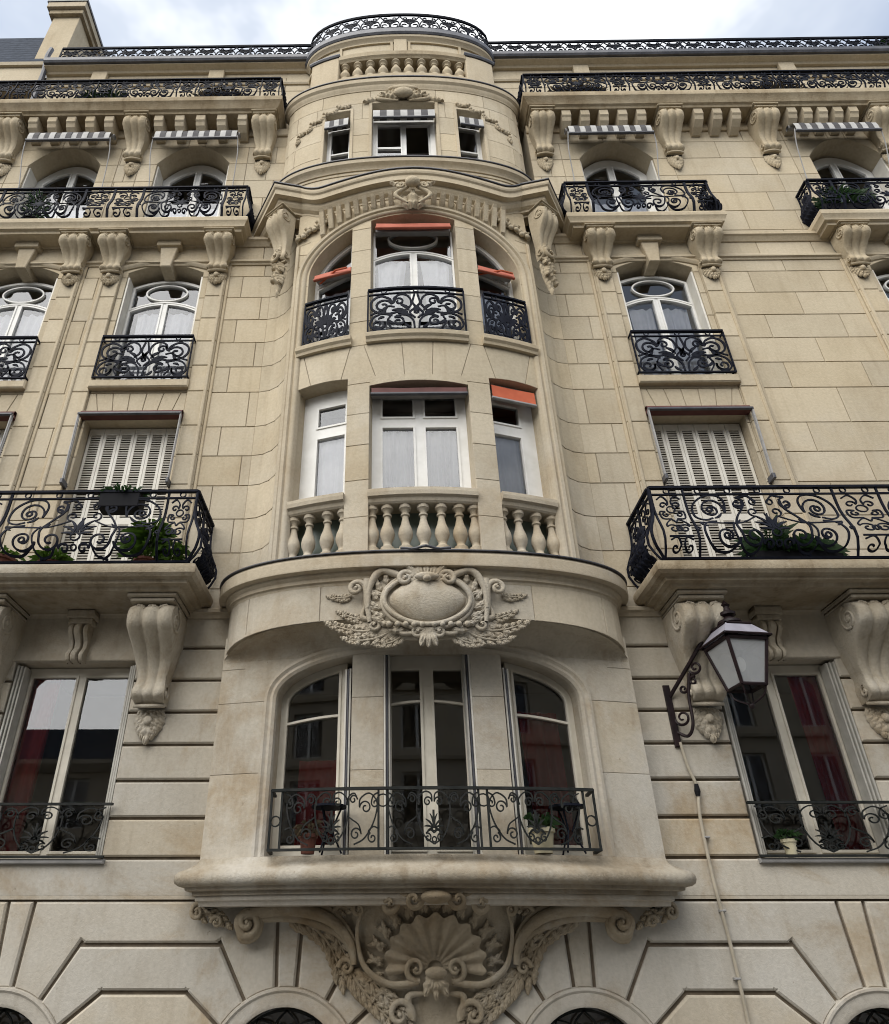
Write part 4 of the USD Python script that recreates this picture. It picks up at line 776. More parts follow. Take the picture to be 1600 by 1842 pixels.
    for a, b in ((-1.56, -.945), (-.66, .66), (.945, 1.56)):
        railing(B, face(BAY, .045, 9.765), a, b, .83, [('guard', (a+b)/2, (b-a)/2)], rings_n=3 if b-a > 1 else 2, name='window_guard')
    # first floor
    for c in (CB, 4.0):
        obj('window_sill', solid(sbox(c-.74, 3.375, c+.74, 3.42), -.2, .05, FLAT, .01, back=True), 'sill', B)
        railing(B, face(FLAT, .06, 3.425), c-.74, c+.74, .52, [('light', c, .73)], 'iron_green', frieze=0, name='window_guard', rw=.024, rd=.035, posts=False)
    S = face(BAY1, .27, 3.415)
    railing(B, S, -1.50, 1.50, .55, [('light', 0, .46), ('light', -.93, .47), ('light', .93, .47)], 'iron_green', frieze=0, rw=.026, rd=.035, posts=False)
    ss = [(np.c_[np.full(8, x), np.linspace(0, .53, 8)], .02) for x in (-1.5, -1.40, -.50, -.42, .42, .50, 1.40, 1.5)]+[(ringp((x, .26), .045), .012) for x in (-1.45, 1.45)]+[(ringp((x, .43), .055), .012) for x in (-.46, .46)]
    for q in ss: obj('railing_bar', strokes([q], S, .016), 'iron_green', B)
    for s in (-1, 1):
        e = BAY1.map([s*1.5, .27, 0]); w_ = BAY1.map([s*1.56, -.02, 0]); pm = Flat(e[0], e[1], math.atan2(w_[1]-e[1], w_[0]-e[0])); ln = float(np.linalg.norm((w_-e)[:2]))
        [obj('railing_bar', strokes([(np.c_[np.linspace(0, ln, 3), np.full(3, w)], .022)], face(pm, 0, 3.415), .03), 'iron_green', B) for w in (.015, .537)]
balconies()

# ---- roof terrace railing
def roof_railing():
    def unit(x, w, h):
        ss = []
        for s in (-1, 1):
            ss += [(spiral((x+s*w*.24, h*.34), h*.22, 90, 1.15*s)*[1, 1], .017), (crom([(x+s*w*.24, h*.56), (x+s*w*.40, h*.60), (x+s*w*.48, h*.30), (x+s*w*.3, h*.05), (x, h*.05)], 5), .017), (spiral((x+s*w*.20, h*.80), h*.12, 200 if s > 0 else -20, 1.0*s), .015), (crom([(x, h*.62), (x+s*w*.25, h*.66), (x+s*w*.5, h*.95)], 4), .015)]
        ss += [(np.array([(x-w*.36, h*.72), (x+w*.36, h*.72)]), .022), (np.array([(x, h*.05), (x, h*.7)]), .018), (ringp((x, h*.52), h*.09, 10), .014)]
        return ss
    def rail(S, u0, u1, h, w):
        n = max(1, int(round((u1-u0)/w))); w = (u1-u0)/n; u = np.linspace(u0, u1, n*3+1); mb = strokes([(np.c_[u, u*0+z], t) for z, t in ((h, .035), (h*.93, .016), (.02, .03))], S, .035)
        strokes([(np.array([(x, 0), (x, h)]), .022) for x in np.linspace(u0, u1, max(1, n//3)+1)], S, .022, mb)
        r = obj('roof_railing', mb, 'iron', B)
        for k in range(n): obj('scroll_panel', strokes([(p, t*1.35) for p, t in unit(u0+(k+.5)*w, w, h*.92)], S, .016), 'iron', r)
    rail(face(Flat(0, -.03), 0, 18.74), -7.35, -1.92, .52, .42); rail(face(Flat(0, -.03), 0, 18.74), 1.72, 11.4, .52, .42)
    q = TOP.q[-1]-.06; rail(face(TOP, .06, 18.73), -q, q, .66, .42)
roof_railing()

# ---- windows of the flat wings
def wings():
    for c in (CA, CB, 4.0, CD):
        window(B, FLAT, sbox(c-.71, 3.42, c+.71, 5.49), casement(c-.66, c+.66, 3.42, 5.46, .12, .085), -.22, 'cream')
        for s in (-1, 1):
            for e, xq in enumerate((.69, .66, .63)):
                obj('folded_shutter', solid(sbox(min(c+s*xq, c+s*(xq-.02)), 3.44, max(c+s*xq, c+s*(xq-.02)), 5.46), -.21, -.015-.02*e, FLAT, .002, back=True), 'metal_shutter', B)
    for c in (CA, CB, CC, CD):
        # closed louvred shutters, second floor
        for k in range(6):
            w = 1.32/6; x0 = c-.66+k*w; fr = sbox(x0+.003, 6.34, x0+w-.003, 9.04); holes = [sbox(x0+.040, z0_, x0+w-.040, z1_) for z0_, z1_ in ((6.45, 7.45), (7.55, 8.93))]
            p = obj('shutter', solid(fr.difference(unary_union(holes)), -.22, -.18, FLAT, 0, back=True), 'shutter', B)
            mb = MB()
            for h in holes:
                for z in np.arange(h.bounds[1]+.02, h.bounds[3]-.01, .040):
                    a, b = h.bounds[0], h.bounds[2]; mb.add(FLAT.map(np.array([[a, -.215, z+.014], [b, -.215, z+.014], [b, -.183, z], [a, -.183, z], [a, -.215, z+.036], [b, -.215, z+.036], [b, -.183, z+.020], [a, -.183, z+.020]])), [[0, 1, 2, 3], [4, 5, 6, 7], [3, 2, 6, 7]])
            obj('louvre_slats', mb, 'slat', p, kind='stuff')
        # third floor
        o = segment_shape(c-.60, c+.60, 9.76, 12.02, .17); bay.oval(FLAT, c, .60, 9.76, o, -.22, 11.45, .19, 11.88, .165, .32)
        obj('shutter', solid(sbox(c-.615, 9.8, c-.585, 12.05), -.215, -.02, FLAT, .004, back=True), 'shutter', B); obj('shutter', solid(sbox(c+.585, 9.8, c+.615, 12.05), -.215, -.02, FLAT, .004, back=True), 'shutter', B)
        # drip moulding over the head and its keystone
        xx = np.linspace(c-.86, c+.86, 21); p = np.c_[xx, 12.10+.22*(1-((xx-c)/.86)**2)]
        obj('hood_mould', path_mould(p, [(.0, -.02), (.0, .02), (.03, .05), (.06, .055), (.08, .03), (.12, .03), (.13, -.02)]), 'trim', B, smooth=40)
        kp = np.array([(c-.085, 12.18), (c+.085, 12.18), (c+.155, 12.72), (c-.155, 12.72)])
        obj('keystone', solid(Polygon(kp), -.30, .10, FLAT, .012), 'trim', B); obj('keystone_cap', bx(c-.20, c+.20, -.02, .15, 12.64, 12.75), 'trim', B)
        # fifth floor
        c5 = {CA: -6.38, CB: -3.98, CC: 3.84, CD: 8.05}[c]
        o = segment_shape(c5-.66, c5+.66, 13.04, 15.08, .50); gl = segment_shape(c5-.50, c5+.50, 13.2, 15.02, .33)
        window(B, FLAT, o, [gl.intersection(sbox(c5-.6, 13, c5-.06, 16)), gl.intersection(sbox(c5+.06, 13, c5+.6, 16))], -.34, 'white')
        for s in (-1, 1): obj('shutter', solid(sbox(min(c5+s*.645, c5+s*.675), 13.1, max(c5+s*.645, c5+s*.675), 15.1), -.33, -.04, FLAT, .004, back=True), 'shutter', B)
    # brackets
    for x in (-4.98, -3.06, 3.08, 4.98, -7.3, 7.0): console(B, x, 6.07, 4.56, .64, .50, .32, drop=.30)
    for x in (CB, 4.0):
        mb = MB(); mb.put(bx(x-.16, x+.16, 0, .20, 5.97, 6.06)); mb.put(bx(x-.14, x+.14, 0, .17, 5.90, 5.97))
        pr = crom([(.13, 5.90), (.165, 5.86), (.165, 5.80), (.12, 5.75), (.075, 5.70), (.065, 5.63), (.10, 5.58), (.125, 5.53), (.10, 5.475), (.04, 5.46)], 5)
        for a, b, k in ((-.12, -.055, .92), (-.05, .05, 1.06), (.055, .12, .92)):
            u = np.linspace(0, 1, 9); xx = x+a+(b-a)*u; bulge = 1+.10*np.sin(PI*u); wz = 1-.14*np.clip((5.80-pr[:, 1])/.3, 0, 1)
            V = np.stack([x+(xx[None]-x)*wz[:, None], .02+pr[:, 0][:, None]*bulge[None]*k, np.broadcast_to(pr[:, 1][:, None], (len(pr), 9))], 2); V[:, 0, 1] = V[:, -1, 1] = .0
            mb.add(FLAT.map(V.reshape(-1, 3)), [(i*9+j, i*9+j+1, (i+1)*9+j+1, (i+1)*9+j) for i in range(len(pr)-1) for j in range(8)])
        obj('bracket', mb, 'carved', B, smooth=50)
    for c in (CA, CB, CC, CD):
        for s in (-1, 1): console(B, c+s*.87, 12.76, 11.76, .34, .44, .28, n0=.045, drop=.22, abacus=.06)
    for x in (-7.5, -5.1, -2.69, 2.52, 4.90, 6.67, 8.82): console(B, x, 16.14, 14.72, .42, .42, .28, drop=.34, abacus=.08)
    for a, b, n in ((-7.16, -5.52, 5), (-4.78, -3.00, 5), (2.88, 4.48, 5), (5.34, 6.24, 3), (7.08, 8.42, 5), (9.2, 10.8, 5)):
        for x in np.linspace(a+.1, b-.1, n):
            kp = Polygon([(.0, 16.13), (.33, 16.13), (.33, 15.98), (.30, 15.95), (.27, 15.88), (.16, 15.80), (.04, 15.74), (0, 15.74)])
            v, f = solid(kp, -.085, .085, FLAT, .010, back=True); V = np.c_[v[:, 1]*0+x-v[:, 1], -v[:, 0], v[:, 2]]; obj('modillion', (V, f), 'trim', B)
wings()

# ---- carving
def carving():
    # cartouche over the first floor of the bay
    mb = MB(); h = MB()
    v, f = blob((0, 0, 0), (1, 1, 1)); r = np.hypot(v[:, 0], v[:, 2]); ww = .37+.04*np.cos(2*np.arctan2(v[:, 2], v[:, 0])); zz = .25-.03*np.cos(np.arctan2(v[:, 2], v[:, 0])*2)
    mb.add(np.c_[v[:, 0]*ww, .05+.13*np.maximum(v[:, 1], -.3), 5.79+v[:, 2]*zz-.05*np.abs(v[:, 0])**2*0], f)
    a = np.linspace(0, 2*PI, 60); ring = np.c_[(.43+.02*np.cos(2*a))*np.cos(a), np.full(60, .095), 5.79+.285*np.sin(a)]; mb.put(tube(ring, .026, 8)); ring2 = np.c_[.475*np.cos(a), np.full(60, .07), 5.785+.325*np.sin(a)]; mb.put(tube(ring2, .022, 8))
    h.put(volute((.22, 6.02), .105, 200, -1.3, .042, .08, .07, [(.62, .04, 5.70), (.60, .05, 5.95), (.46, .06, 6.13)]))
    h.put(volute((.74, 5.93), .10, 190, -1.3, .05, .06, .06, [(.60, .05, 5.55), (.63, .07, 5.80), (.63, .09, 6.04)])); h.put(volute((.56, 5.52), .07, 90, 1.2, .03, .03, .04, [(.66, .03, 5.75), (.68, .03, 5.62)]))
    frond(h, [(.80, 5.88), (.90, 5.86), (1.02, 5.88)], .006, .10, .024, 4, .025)
    frond(h, [(.50, 5.50), (.66, 5.47), (.84, 5.50), (1.0, 5.56)], .004, .15, .030, 6, .025); frond(h, [(.40, 5.45), (.54, 5.39), (.70, 5.37), (.82, 5.39)], .004, .14, .028, 5, .025); frond(h, [(.24, 5.43), (.36, 5.35), (.48, 5.32)], .004, .12, .026, 4, .022); frond(h, [(.62, 5.60), (.76, 5.62), (.90, 5.68)], .004, .12, .026, 4, .025)
    for k in range(9):     # leaf fringe round the border
        a_ = math.radians(-62+k*16); h.put(leaf3((.50*math.cos(a_), .05, 5.78+.345*math.sin(a_)), math.degrees(a_)+38, .17, .036, .045, .8, 3, .6))
    for an, l in ((90, .36), (68, .36), (46, .33)): h.put(leaf3((.0 if an == 90 else .03, .09, 6.01), an, l, .055, .06, .8, 2))
    h.put(volute((.12, 5.44), .06, 180, 1.2, .024, .05, .04, [(.36, .05, 5.50), (.26, .05, 5.42)]))
    for x in np.linspace(.06, .40, 5): h.put(blob((x, .10, 5.50+.02*x), (.03, .03, .03)))
    for x, z in ((.60, 5.9), (.63, 5.75), (.60, 5.62)): h.put(leaf3((x, .05, z), 200, .15, .045, .04, .5, 2))
    mb.put(blob((0, .0, 5.80), (.70, .075, .40))); mb.put(blob((0, .0, 5.52), (.80, .04, .16)))
    mb.put(mirrored(h)); mb.put(blob((0, .16, 6.02), (.13, .05, .05))); mb.put(blob((0, .19, 5.985), (.045, .04, .035)))
    for an in (-90, -70, -110): mb.put(leaf3((0, .05, 5.50), an, .22, .06, .06, .6, 2))
    obj('cartouche', on(FASC, mb.get()), 'carved', B, smooth=50, label='carved oval cartouche framed with scrolls and leaves')
    cap_ = MB(); t = np.linspace(-1, 1, 15)
    cap_.put(tube(np.c_[t*.27, .19-.05*np.abs(t), 6.362+.012*np.cos(t*PI*2.0)], .016, 6)); obj('cartouche_flashing', on(FASC, cap_.get()), 'zinc', B)
    # shell console under the bay's balcony
    def swell(x, z): 
        k = np.clip((z-2.05)/.98, 0, 1); return .36*k**1.5*np.clip(1-(np.abs(x)/.85)**3, 0, 1)+.16*np.clip((z-2.6)/.45, 0, 1)*np.clip(1.0-(np.abs(x)/2.35)**6, 0, 1)
    x, z = np.meshgrid(np.linspace(-.86, .86, 41), np.linspace(2.0, 3.06, 25), indexing='ij'); x = x*(.42+.58*np.clip((z-2.0)/.9, 0, 1)**.8); V = np.c_[x.ravel(), (swell(x, z)*np.clip((.87*(.42+.58*np.clip((z-2.0)/.9, 0, 1)**.8)-np.abs(x))/.10, 0, 1)+.004).ravel(), z.ravel()]
    F = [(i*25+j, i*25+j+1, (i+1)*25+j+1, (i+1)*25+j) for i in range(40) for j in range(24)]
    obj('corbel', (FLAT.map(V), np.array(F)), 'carved_dirty', B, smooth=True)
    mb = MB(); h = MB()
    def shell(t, u):
        th = PI/2+u*1.75; R = .43*(1+.045*np.cos(u*1.75*19.0))*(1-.10*np.abs(u)**3); r = .06+(R-.06)*t
        n = .03+.05*np.sin(t*PI*.62)+.024*t*np.cos(u*1.75*19.0)+.03*np.maximum(t-.85, 0)*4
        return np.stack([r*np.cos(th)*1.12, n, 2.50+r*np.sin(th)*.95], -1)
    mb.put(grid(shell, 18, 241)); mb.put(blob((0, .15, 2.46), (.10, .05, .05)))
    h.put(volute((.18, 2.49), .10, 250, 1.3, .03, .08, .06, [(.66, .03, 3.0), (.72, .05, 2.78), (.66, .06, 2.52), (.46, .07, 2.38), (.28, .07, 2.37)]))
    h.put(volute((.42, 2.99), .095, 60, 1.35, .045, .12, .10, [(.86, .04, 3.02), (.70, .07, 3.06), (.56, .10, 3.06)])); h.put(volute((.70, 2.96), .07, 120, -1.2, .034, .08, .08, [(.95, .04, 2.95), (.86, .06, 3.02)]))
    for dn, dz, r in ((.08, 0, .085), (.055, .10, .050), (.055, -.10, .055)):      # moulded arms
        h.put(volute((1.76, 2.86), .115+dz*.3, -70, -1.35, r*.8, dn, .06, [(.75, .03, 2.52), (.79-dz*.4, .05, 2.70), (.98-dz*.2, .06, 2.88+dz*.7), (1.30, .07, 2.965+dz*.7), (1.62, .06, 2.95+dz*.55), (1.84, .06, 2.88+dz*.2)]))
    h.put(volute((.82, 2.50), .075, 0, 1.2, .04, .05, .04))
    lr = np.random.default_rng(3)
    frond(h, [(1.40, 2.93), (1.22, 2.86), (1.04, 2.74), (.93, 2.58), (.88, 2.44)], .015, .22, .040, 9, .05, .016); frond(h, [(1.10, 2.92), (.96, 2.80), (.86, 2.64), (.80, 2.50)], .03, .13, .028, 7, .04)
    frond(h, [(.80, 2.50), (.70, 2.36), (.56, 2.22), (.40, 2.08)], .02, .20, .038, 8, .05, .016); frond(h, [(.66, 2.46), (.52, 2.33), (.38, 2.22), (.26, 2.10)], .03, .16, .032, 7, .045)
    frond(h, [(2.32, 3.0), (2.20, 2.93), (2.08, 2.92), (1.98, 2.86)], .05, .13, .032, 5, .05); frond(h, [(.98, 3.0), (.86, 2.97), (.76, 2.99)], .05, .11, .028, 4, .04)
    frond(h, [(1.66, 3.02), (1.38, 3.06), (1.10, 3.02)], .12, .09, .022, 6, .03, .01)
    for k in range(17):     # leafy fringe between the shell and its frame
        a_ = math.radians(-32+k*7.5); h.put(leaf3((.42*math.cos(a_)*1.12, .03, 2.52+.40*math.sin(a_)), math.degrees(a_)+(-1)**k*14+12, .20-.05*(k/17), .030, .045, .9, 4, (-1)**k*.5))
    h.put(volute((2.26, 2.95), .075, 90, -1.2, .035, .07, .06)); h.put(volute((2.06, 2.86), .06, 0, 1.2, .03, .07, .06))
    h.put(volute((.20, 3.02), .075, 180, 1.2, .03, .16, .08, [(.02, .12, 3.10), (.16, .14, 3.12), (.32, .15, 3.08)])); h.put(volute((.33, 2.14), .12, 200, -1.2, .035, .05, .06, [(.10, .04, 2.30), (.25, .05, 2.27)]))
    mb.put(mirrored(h))
    mb.put(blob((0, .20, 3.04), (.14, .08, .055)))
    for an in (-90, -60, -120): mb.put(leaf3((0, .12, 2.46), an, .2, .06, .07, .6, 3))
    for k in range(5): mb.put(bx(-.11, .11, 0, .09, 2.22-.055*k, 2.255-.055*k))
    V, F = mb.get(); V = V.copy(); V[:, 1] += swell(V[:, 0], V[:, 2])
    obj('shell_console', (FLAT.map(V), F), 'carved_dirty', B, smooth=50, label='carved scallop shell with scrolls and acanthus under the bay')
    # hood: mask at the crown, swags and corner consoles
    mb = MB(); h = MB(); h.put(volute((.16, 12.62), .085, 180, -1.2, .035, .22, .05, [(.08, .08, 12.24), (.25, .14, 12.44)])); h.put(leaf3((.10, .22, 12.62), 25, .24, .05, .06, .7, 3)); h.put(leaf3((.05, .10, 12.22), 70, .34, .06, .10, .4, 3)); mb.put(mirrored(h)); mb.put(leaf3((0, .12, 12.20), 90, .42, .10, .14, .5, 3)); mb.put(blob((0, .28, 12.66), (.11, .08, .09)))
    obj('carved_ornament', on(BAY, mb.get()), 'carved', B, smooth=50)
    h = MB()
    for k in range(7): 
        x0 = 1.22+.085*k; z0 = 12.40-.040*k-.03*(k % 2); h.put(leaf3((x0, .03, z0), -20+40*(k % 2)*1.0, .20, .055, .06, .8, 3)); h.put(blob((x0+.03, .06, z0-.03), (.04, .035, .04)))
    v, f = h.get()
    for s in (-1, 1): obj('carved_swag', on(BAY, (v*[s, 1, 1], f)), 'carved', B, smooth=50)
    for s in (-1, 1):
        pm = Flat(s*2.02, -.46, s*math.radians(38)); console(B, 0, 12.78, 11.02, .30, .36, .26, n0=.0, drop=.55, abacus=.05, name='corner_bracket', pm=pm)
        m2 = MB()
        for k in range(6): m2.put(leaf3(((-.05 if k % 2 else .05), .06, 12.1-.13*k), -90+(28 if k % 2 else -28), .30, .085, .10, .8, 4))
        m2.put(volute((.0, 11.78), .11, 90, 1.2, .04, .12, .06)); obj('carved_swag', on(pm, m2.get()), 'carved', B, smooth=50)
    # drum: shell over the middle window, flower sprays
    mb = MB(); h = MB()
    for an, l in ((90, .34), (62, .32), (38, .32), (15, .34)): h.put(leaf3((.05 if an < 90 else 0, .03, 15.92), an, l, .09, .12, .8, 4))
    h.put(volute((.38, 16.03), .085, 90, -1.3, .035, .05, .06, [(.10, .05, 15.86), (.26, .05, 15.88), (.45, .05, 15.94)])); h.put(leaf3((.44, .02, 15.98), -8, .30, .06, .06, .8, 4, -.4)); mb.put(mirrored(h)); mb.put(blob((0, .12, 16.0), (.17, .08, .11))); mb.put(blob((0, .08, 16.2), (.28, .06, .07)))
    obj('carved_ornament', on(DRUM, mb.get()), 'carved', B, smooth=50)
    h = MB()
    for k in range(9):
        u = DRUM.at(.95)+.12*k; z0 = 15.86-.035*k-.010*k*k*.6; h.put(leaf3((u, .012, z0), -20+50*(k % 2)-6*k, .17, .045, .04, .7, 3)); h.put(blob((u+.03, .025, z0), (.035, .025, .035)))
    v, f = h.get()
    for s in (-1, 1): obj('carved_swag', on(DRUM, (v*[s, 1, 1], f)), 'carved', B, smooth=50)
carving()

# ---- rooms behind the glass
def rooms():
    for k, (z0, z1) in enumerate(((3.2, 5.9), (6.2, 9.4), (9.6, 12.6), (12.95, 15.95))):
        mb = MB()
        for q in (wbox(XL+.1, XR-.1, 2.6, 2.8, z0, z1), wbox(XL+.1, XR-.1, .43, 2.8, z1, z1+.1), wbox(XL+.1, XR-.1, .43, 2.8, z0-.1, z0), wbox(XL-.1, XL+.1, .43, 2.8, z0, z1), wbox(XR-.1, XR+.1, .43, 2.8, z0, z1)): mb.put(q)
        for x in (-5.2, -2.3, 2.3, 6.0): mb.put(wbox(x-.05, x+.05, .43, 2.6, z0, z1))
        obj('room_interior', mb, 'room', B)
    obj('room_interior', wbox(-2.1, 1.95, .30, 2.4, 18.3, 18.5), 'room', B)
    obj('roof', wbox(XL, XR, .16, 9.0, 18.45, 18.62), 'zinc', B)
    obj('party_wall', wbox(XL-.3, XL-.02, .0, 9.0, 0, 18.6), 'stone', B); obj('party_wall', wbox(XR+.02, XR+.3, .0, 9.0, 0, 18.6), 'stone', B); obj('rear_wall', wbox(XL, XR, 9.0, 9.3, 0, 18.4), 'stone', B)
rooms()

# ============================================================ NEIGHBOUR ON THE LEFT: slate roof and chimney
def neighbour():
    t = thing('neighbouring_house', 'neighbouring house with grey slate roof and tall stone chimney at far left', 'house')
    obj('wall', wbox(-16, XL-.32, .1, 10, 0, 18.3), 'stone', t); obj('cornice', run(Flat(0, .1), -16, -9.0, [(-.1, 18.1), (.05, 18.1), (.08, 18.2), (.16, 18.25), (.16, 18.4), (-.1, 18.42)]), 'trim', t)
    obj('parapet', wbox(-8.9, -7.75, .15, .9, 18.3, 18.86), 'stone', t); obj('cornice', run(Flat(0, .15), -8.95, -7.70, [(-.3, 18.86), (.06, 18.86), (.08, 18.95), (-.3, 18.97)]), 'trim', t)
    V = np.array([(-16, .25, 18.4), (-8.1, .25, 18.4), (-8.1, 1.6, 23.2), (-16, 1.6, 23.2), (-16, 6, 24.2), (-8.1, 6, 24.2)]); r = obj('roof', MB().add(V, [(0, 1, 2, 3), (3, 2, 5, 4)]), 'slate', t)
    for row in range(20):      # courses of slates
        z0 = 18.42+row*.24; y0 = .25+(z0-18.4)/4.8*1.35
        obj('slate_course', MB().add([(-16, y0-.015, z0), (-8.08, y0-.015, z0), (-8.08, y0+.058, z0+.25), (-16, y0+.058, z0+.25), (-16, y0+.01, z0), (-8.08, y0+.01, z0)], [(0, 1, 2, 3), (4, 5, 1, 0)]), 'slate', r)
    ch = obj('chimney', wbox(-8.75, -8.08, .9, 2.6, 18.6, 22.9), 'stone', t); obj('chimney_cap', wbox(-8.90, -7.93, .72, 2.8, 22.9, 23.12), 'trim', ch); obj('chimney_cap', wbox(-8.84, -7.99, .8, 2.7, 22.72, 22.9), 'soot', ch); obj('chimney_cap', wbox(-8.93, -7.90, .7, 2.82, 23.12, 23.2), 'zinc', ch)
    obj('chimney', wbox(-7.7, -7.1, 2.4, 3.2, 18.6, 22.4), 'stone', t); obj('chimney_cap', wbox(-7.8, -7.0, 2.3, 3.3, 22.4, 22.6), 'soot', t)
    obj('downpipe', tube(crom([(-7.62, .0, 19.3), (-7.62, -.02, 18.9), (-7.6, .05, 18.3), (-7.6, .1, 16.5)], 6), .05, 8), 'zinc', t)
neighbour()

# ============================================================ AWNINGS
def awnings():
    for c, lab in ((-6.28, 'folded black and white striped awning, leftmost on the fifth floor'), (-3.92, 'folded black and white striped awning over the fifth floor window just left of the bay'), (3.72, 'folded black and white striped awning over the fifth floor window just right of the bay'), (7.85, 'folded black and white striped awning at the far right of the fifth floor')):
        t = thing('striped_awning', lab, 'awning', 'striped awnings of the fifth floor'); w = .78
        obj('roller', tube([(c-w, -.16, 15.72), (c, -.16, 15.72), (c+w, -.16, 15.72)], .05, 10), 'steel', t)
        n = 15; xs = np.linspace(c-w+.02, c+w-.02, n+1)
        for k in range(n):
            prof = [(-.14, 15.74), (-.24, 15.72), (-.30, 15.66), (-.315, 15.56), (-.312, 15.44)]
            V = np.array([(x, y-.006*math.sin(k*2.1), z) for y, z in prof for x in (xs[k], xs[k+1])]); F = [(2*i, 2*i+1, 2*i+3, 2*i+2) for i in range(4)]
            obj('stripe', (V, np.array(F)), 'stripe_b' if k % 2 else 'stripe_w', t)
        obj('front_bar', wbox(c-w, c+w, -.325, -.28, 15.40, 15.44), 'zinc', t)
        for s in (-1, 1): obj('arm', tube(crom([(c+s*w, -.30, 15.48), (c+s*(w+.02), -.20, 15.1), (c+s*(w-.02), -.05, 14.5), (c+s*(w-.02), -.03, 14.25)], 5), .010, 6), 'steel', t)
    for x0, x1, lab, z in ((-.57, .57, 'striped awning over the open middle window of the top drum', 15.58), (.955, 1.42, 'striped awning over the right window of the top drum', 15.42), (-1.42, -.955, 'striped awning over the left window of the top drum', 15.42)):
        t = thing('striped_awning', lab, 'awning', 'striped awnings of the drum'); a, b = DRUM.at(x0)+.02, DRUM.at(x1)-.02; n = 9 if b-a > 1 else 5; ch = DRUM.chord(a, b); xs = np.linspace(a, b, n+1)
        for k in range(n):
            V = np.array([(x, nn, zz) for nn, zz in ((-.15, z), (.02, z-.02), (.09, z-.07), (.10, z-.15), (.105, z-.30)) for x in (xs[k], xs[k+1])]); obj('stripe', (ch.map(V), np.array([(2*i, 2*i+1, 2*i+3, 2*i+2) for i in range(4)])), 'stripe_b' if k % 2 else 'stripe_w', t)
        obj('front_bar', bx(a, b, .085, .12, z-.34, z-.30, ch), 'zinc', t)
    # plain awnings of the bay
    for pm, x0, x1, z, mat, lab, out in ((BAY, -.57, .57, 12.10, 'salmon', 'faded orange rolled awning over the tall middle window of the bay', .0), (BAY, -1.50, -.93, 11.30, 'salmon', 'half lowered faded orange awning in the left arched window of the bay', -.06), (BAY, .93, 1.50, 11.30, 'salmon', 'half lowered faded orange awning in the right arched window of the bay', -.06), (BAY, .95, 1.56, 9.0, 'orange', 'bright orange awning drawn down over the right window of the bay', -.07), (BAY, -.62, .62, 8.86, 'maroon', 'dark rolled awning above the white middle window of the bay', -.02)):
        t = thing('awning', lab, 'awning'); ch = pm.chord(x0, x1); dz = .20 if mat == 'orange' else .085
        pr = [(-.17, z), (out, z-.02), (out+.035, z-.05), (out+.045, z-.05-dz)]; n = 9; xs = np.linspace(x0+.01, x1-.01, n)
        V = np.array([(x, a+.004*math.sin(9*x), b) for a, b in pr for x in xs]); F = [(i*n+j, i*n+j+1, (i+1)*n+j+1, (i+1)*n+j) for i in range(3) for j in range(n-1)]
        obj('canvas', (ch.map(V), np.array(F)), mat, t); obj('roller', bx(x0, x1, -.19, -.10, z-.06, z+.03, ch), 'steel', t); obj('front_bar', bx(x0, x1, out+.02, out+.06, z-.085-dz, z-.05-dz, ch), 'salmon' if mat == 'salmon' else 'steel' if mat == 'orange' else 'zinc', t)
        if mat == 'salmon' and x1-x0 < 1: obj('arm', tube(ch.map(np.array([(x0+.05, -.15, z-.1), (x0+.35, .02, z-.10), (x1-.05, .03, z-.12)])), .016, 6), 'orange', t)
    for c, lab in ((CA, 'dark red rolled awning at the left edge above louvred shutters'), (CB, 'dark red rolled awning with grey arms over the shutters left of the bay'), (CC, 'dark red rolled awning with grey arms over the shutters right of the bay')):
        t = thing('awning', lab, 'awning'); w = .72
        obj('canvas', wbox(c-w, c+w, -.13, .02, 9.06, 9.10), 'maroon', t); obj('roller', tube([(c-w, -.06, 9.13), (c, -.06, 9.13), (c+w, -.06, 9.13)], .045, 10), 'maroon', t); obj('front_bar', wbox(c-w-.01, c+w+.01, -.16, -.12, 9.05, 9.09), 'zinc', t)
        for s in (-1, 1):
            obj('arm', tube([(c+s*w, -.14, 9.07), (c+s*(w-.01), -.13, 8.5), (c+s*(w-.02), -.12, 7.97)], .013, 6), 'steel', t); obj('arm', tube([(c+s*w, -.10, 9.07), (c+s*(w-.01), -.09, 8.5), (c+s*(w-.02), -.08, 7.97)], .009, 6), 'steel', t); obj('arm_foot', wbox(c+s*(w-.02)-.02, c+s*(w-.02)+.02, -.15, .01, 7.90, 7.98), 'zinc', t)
awnings()

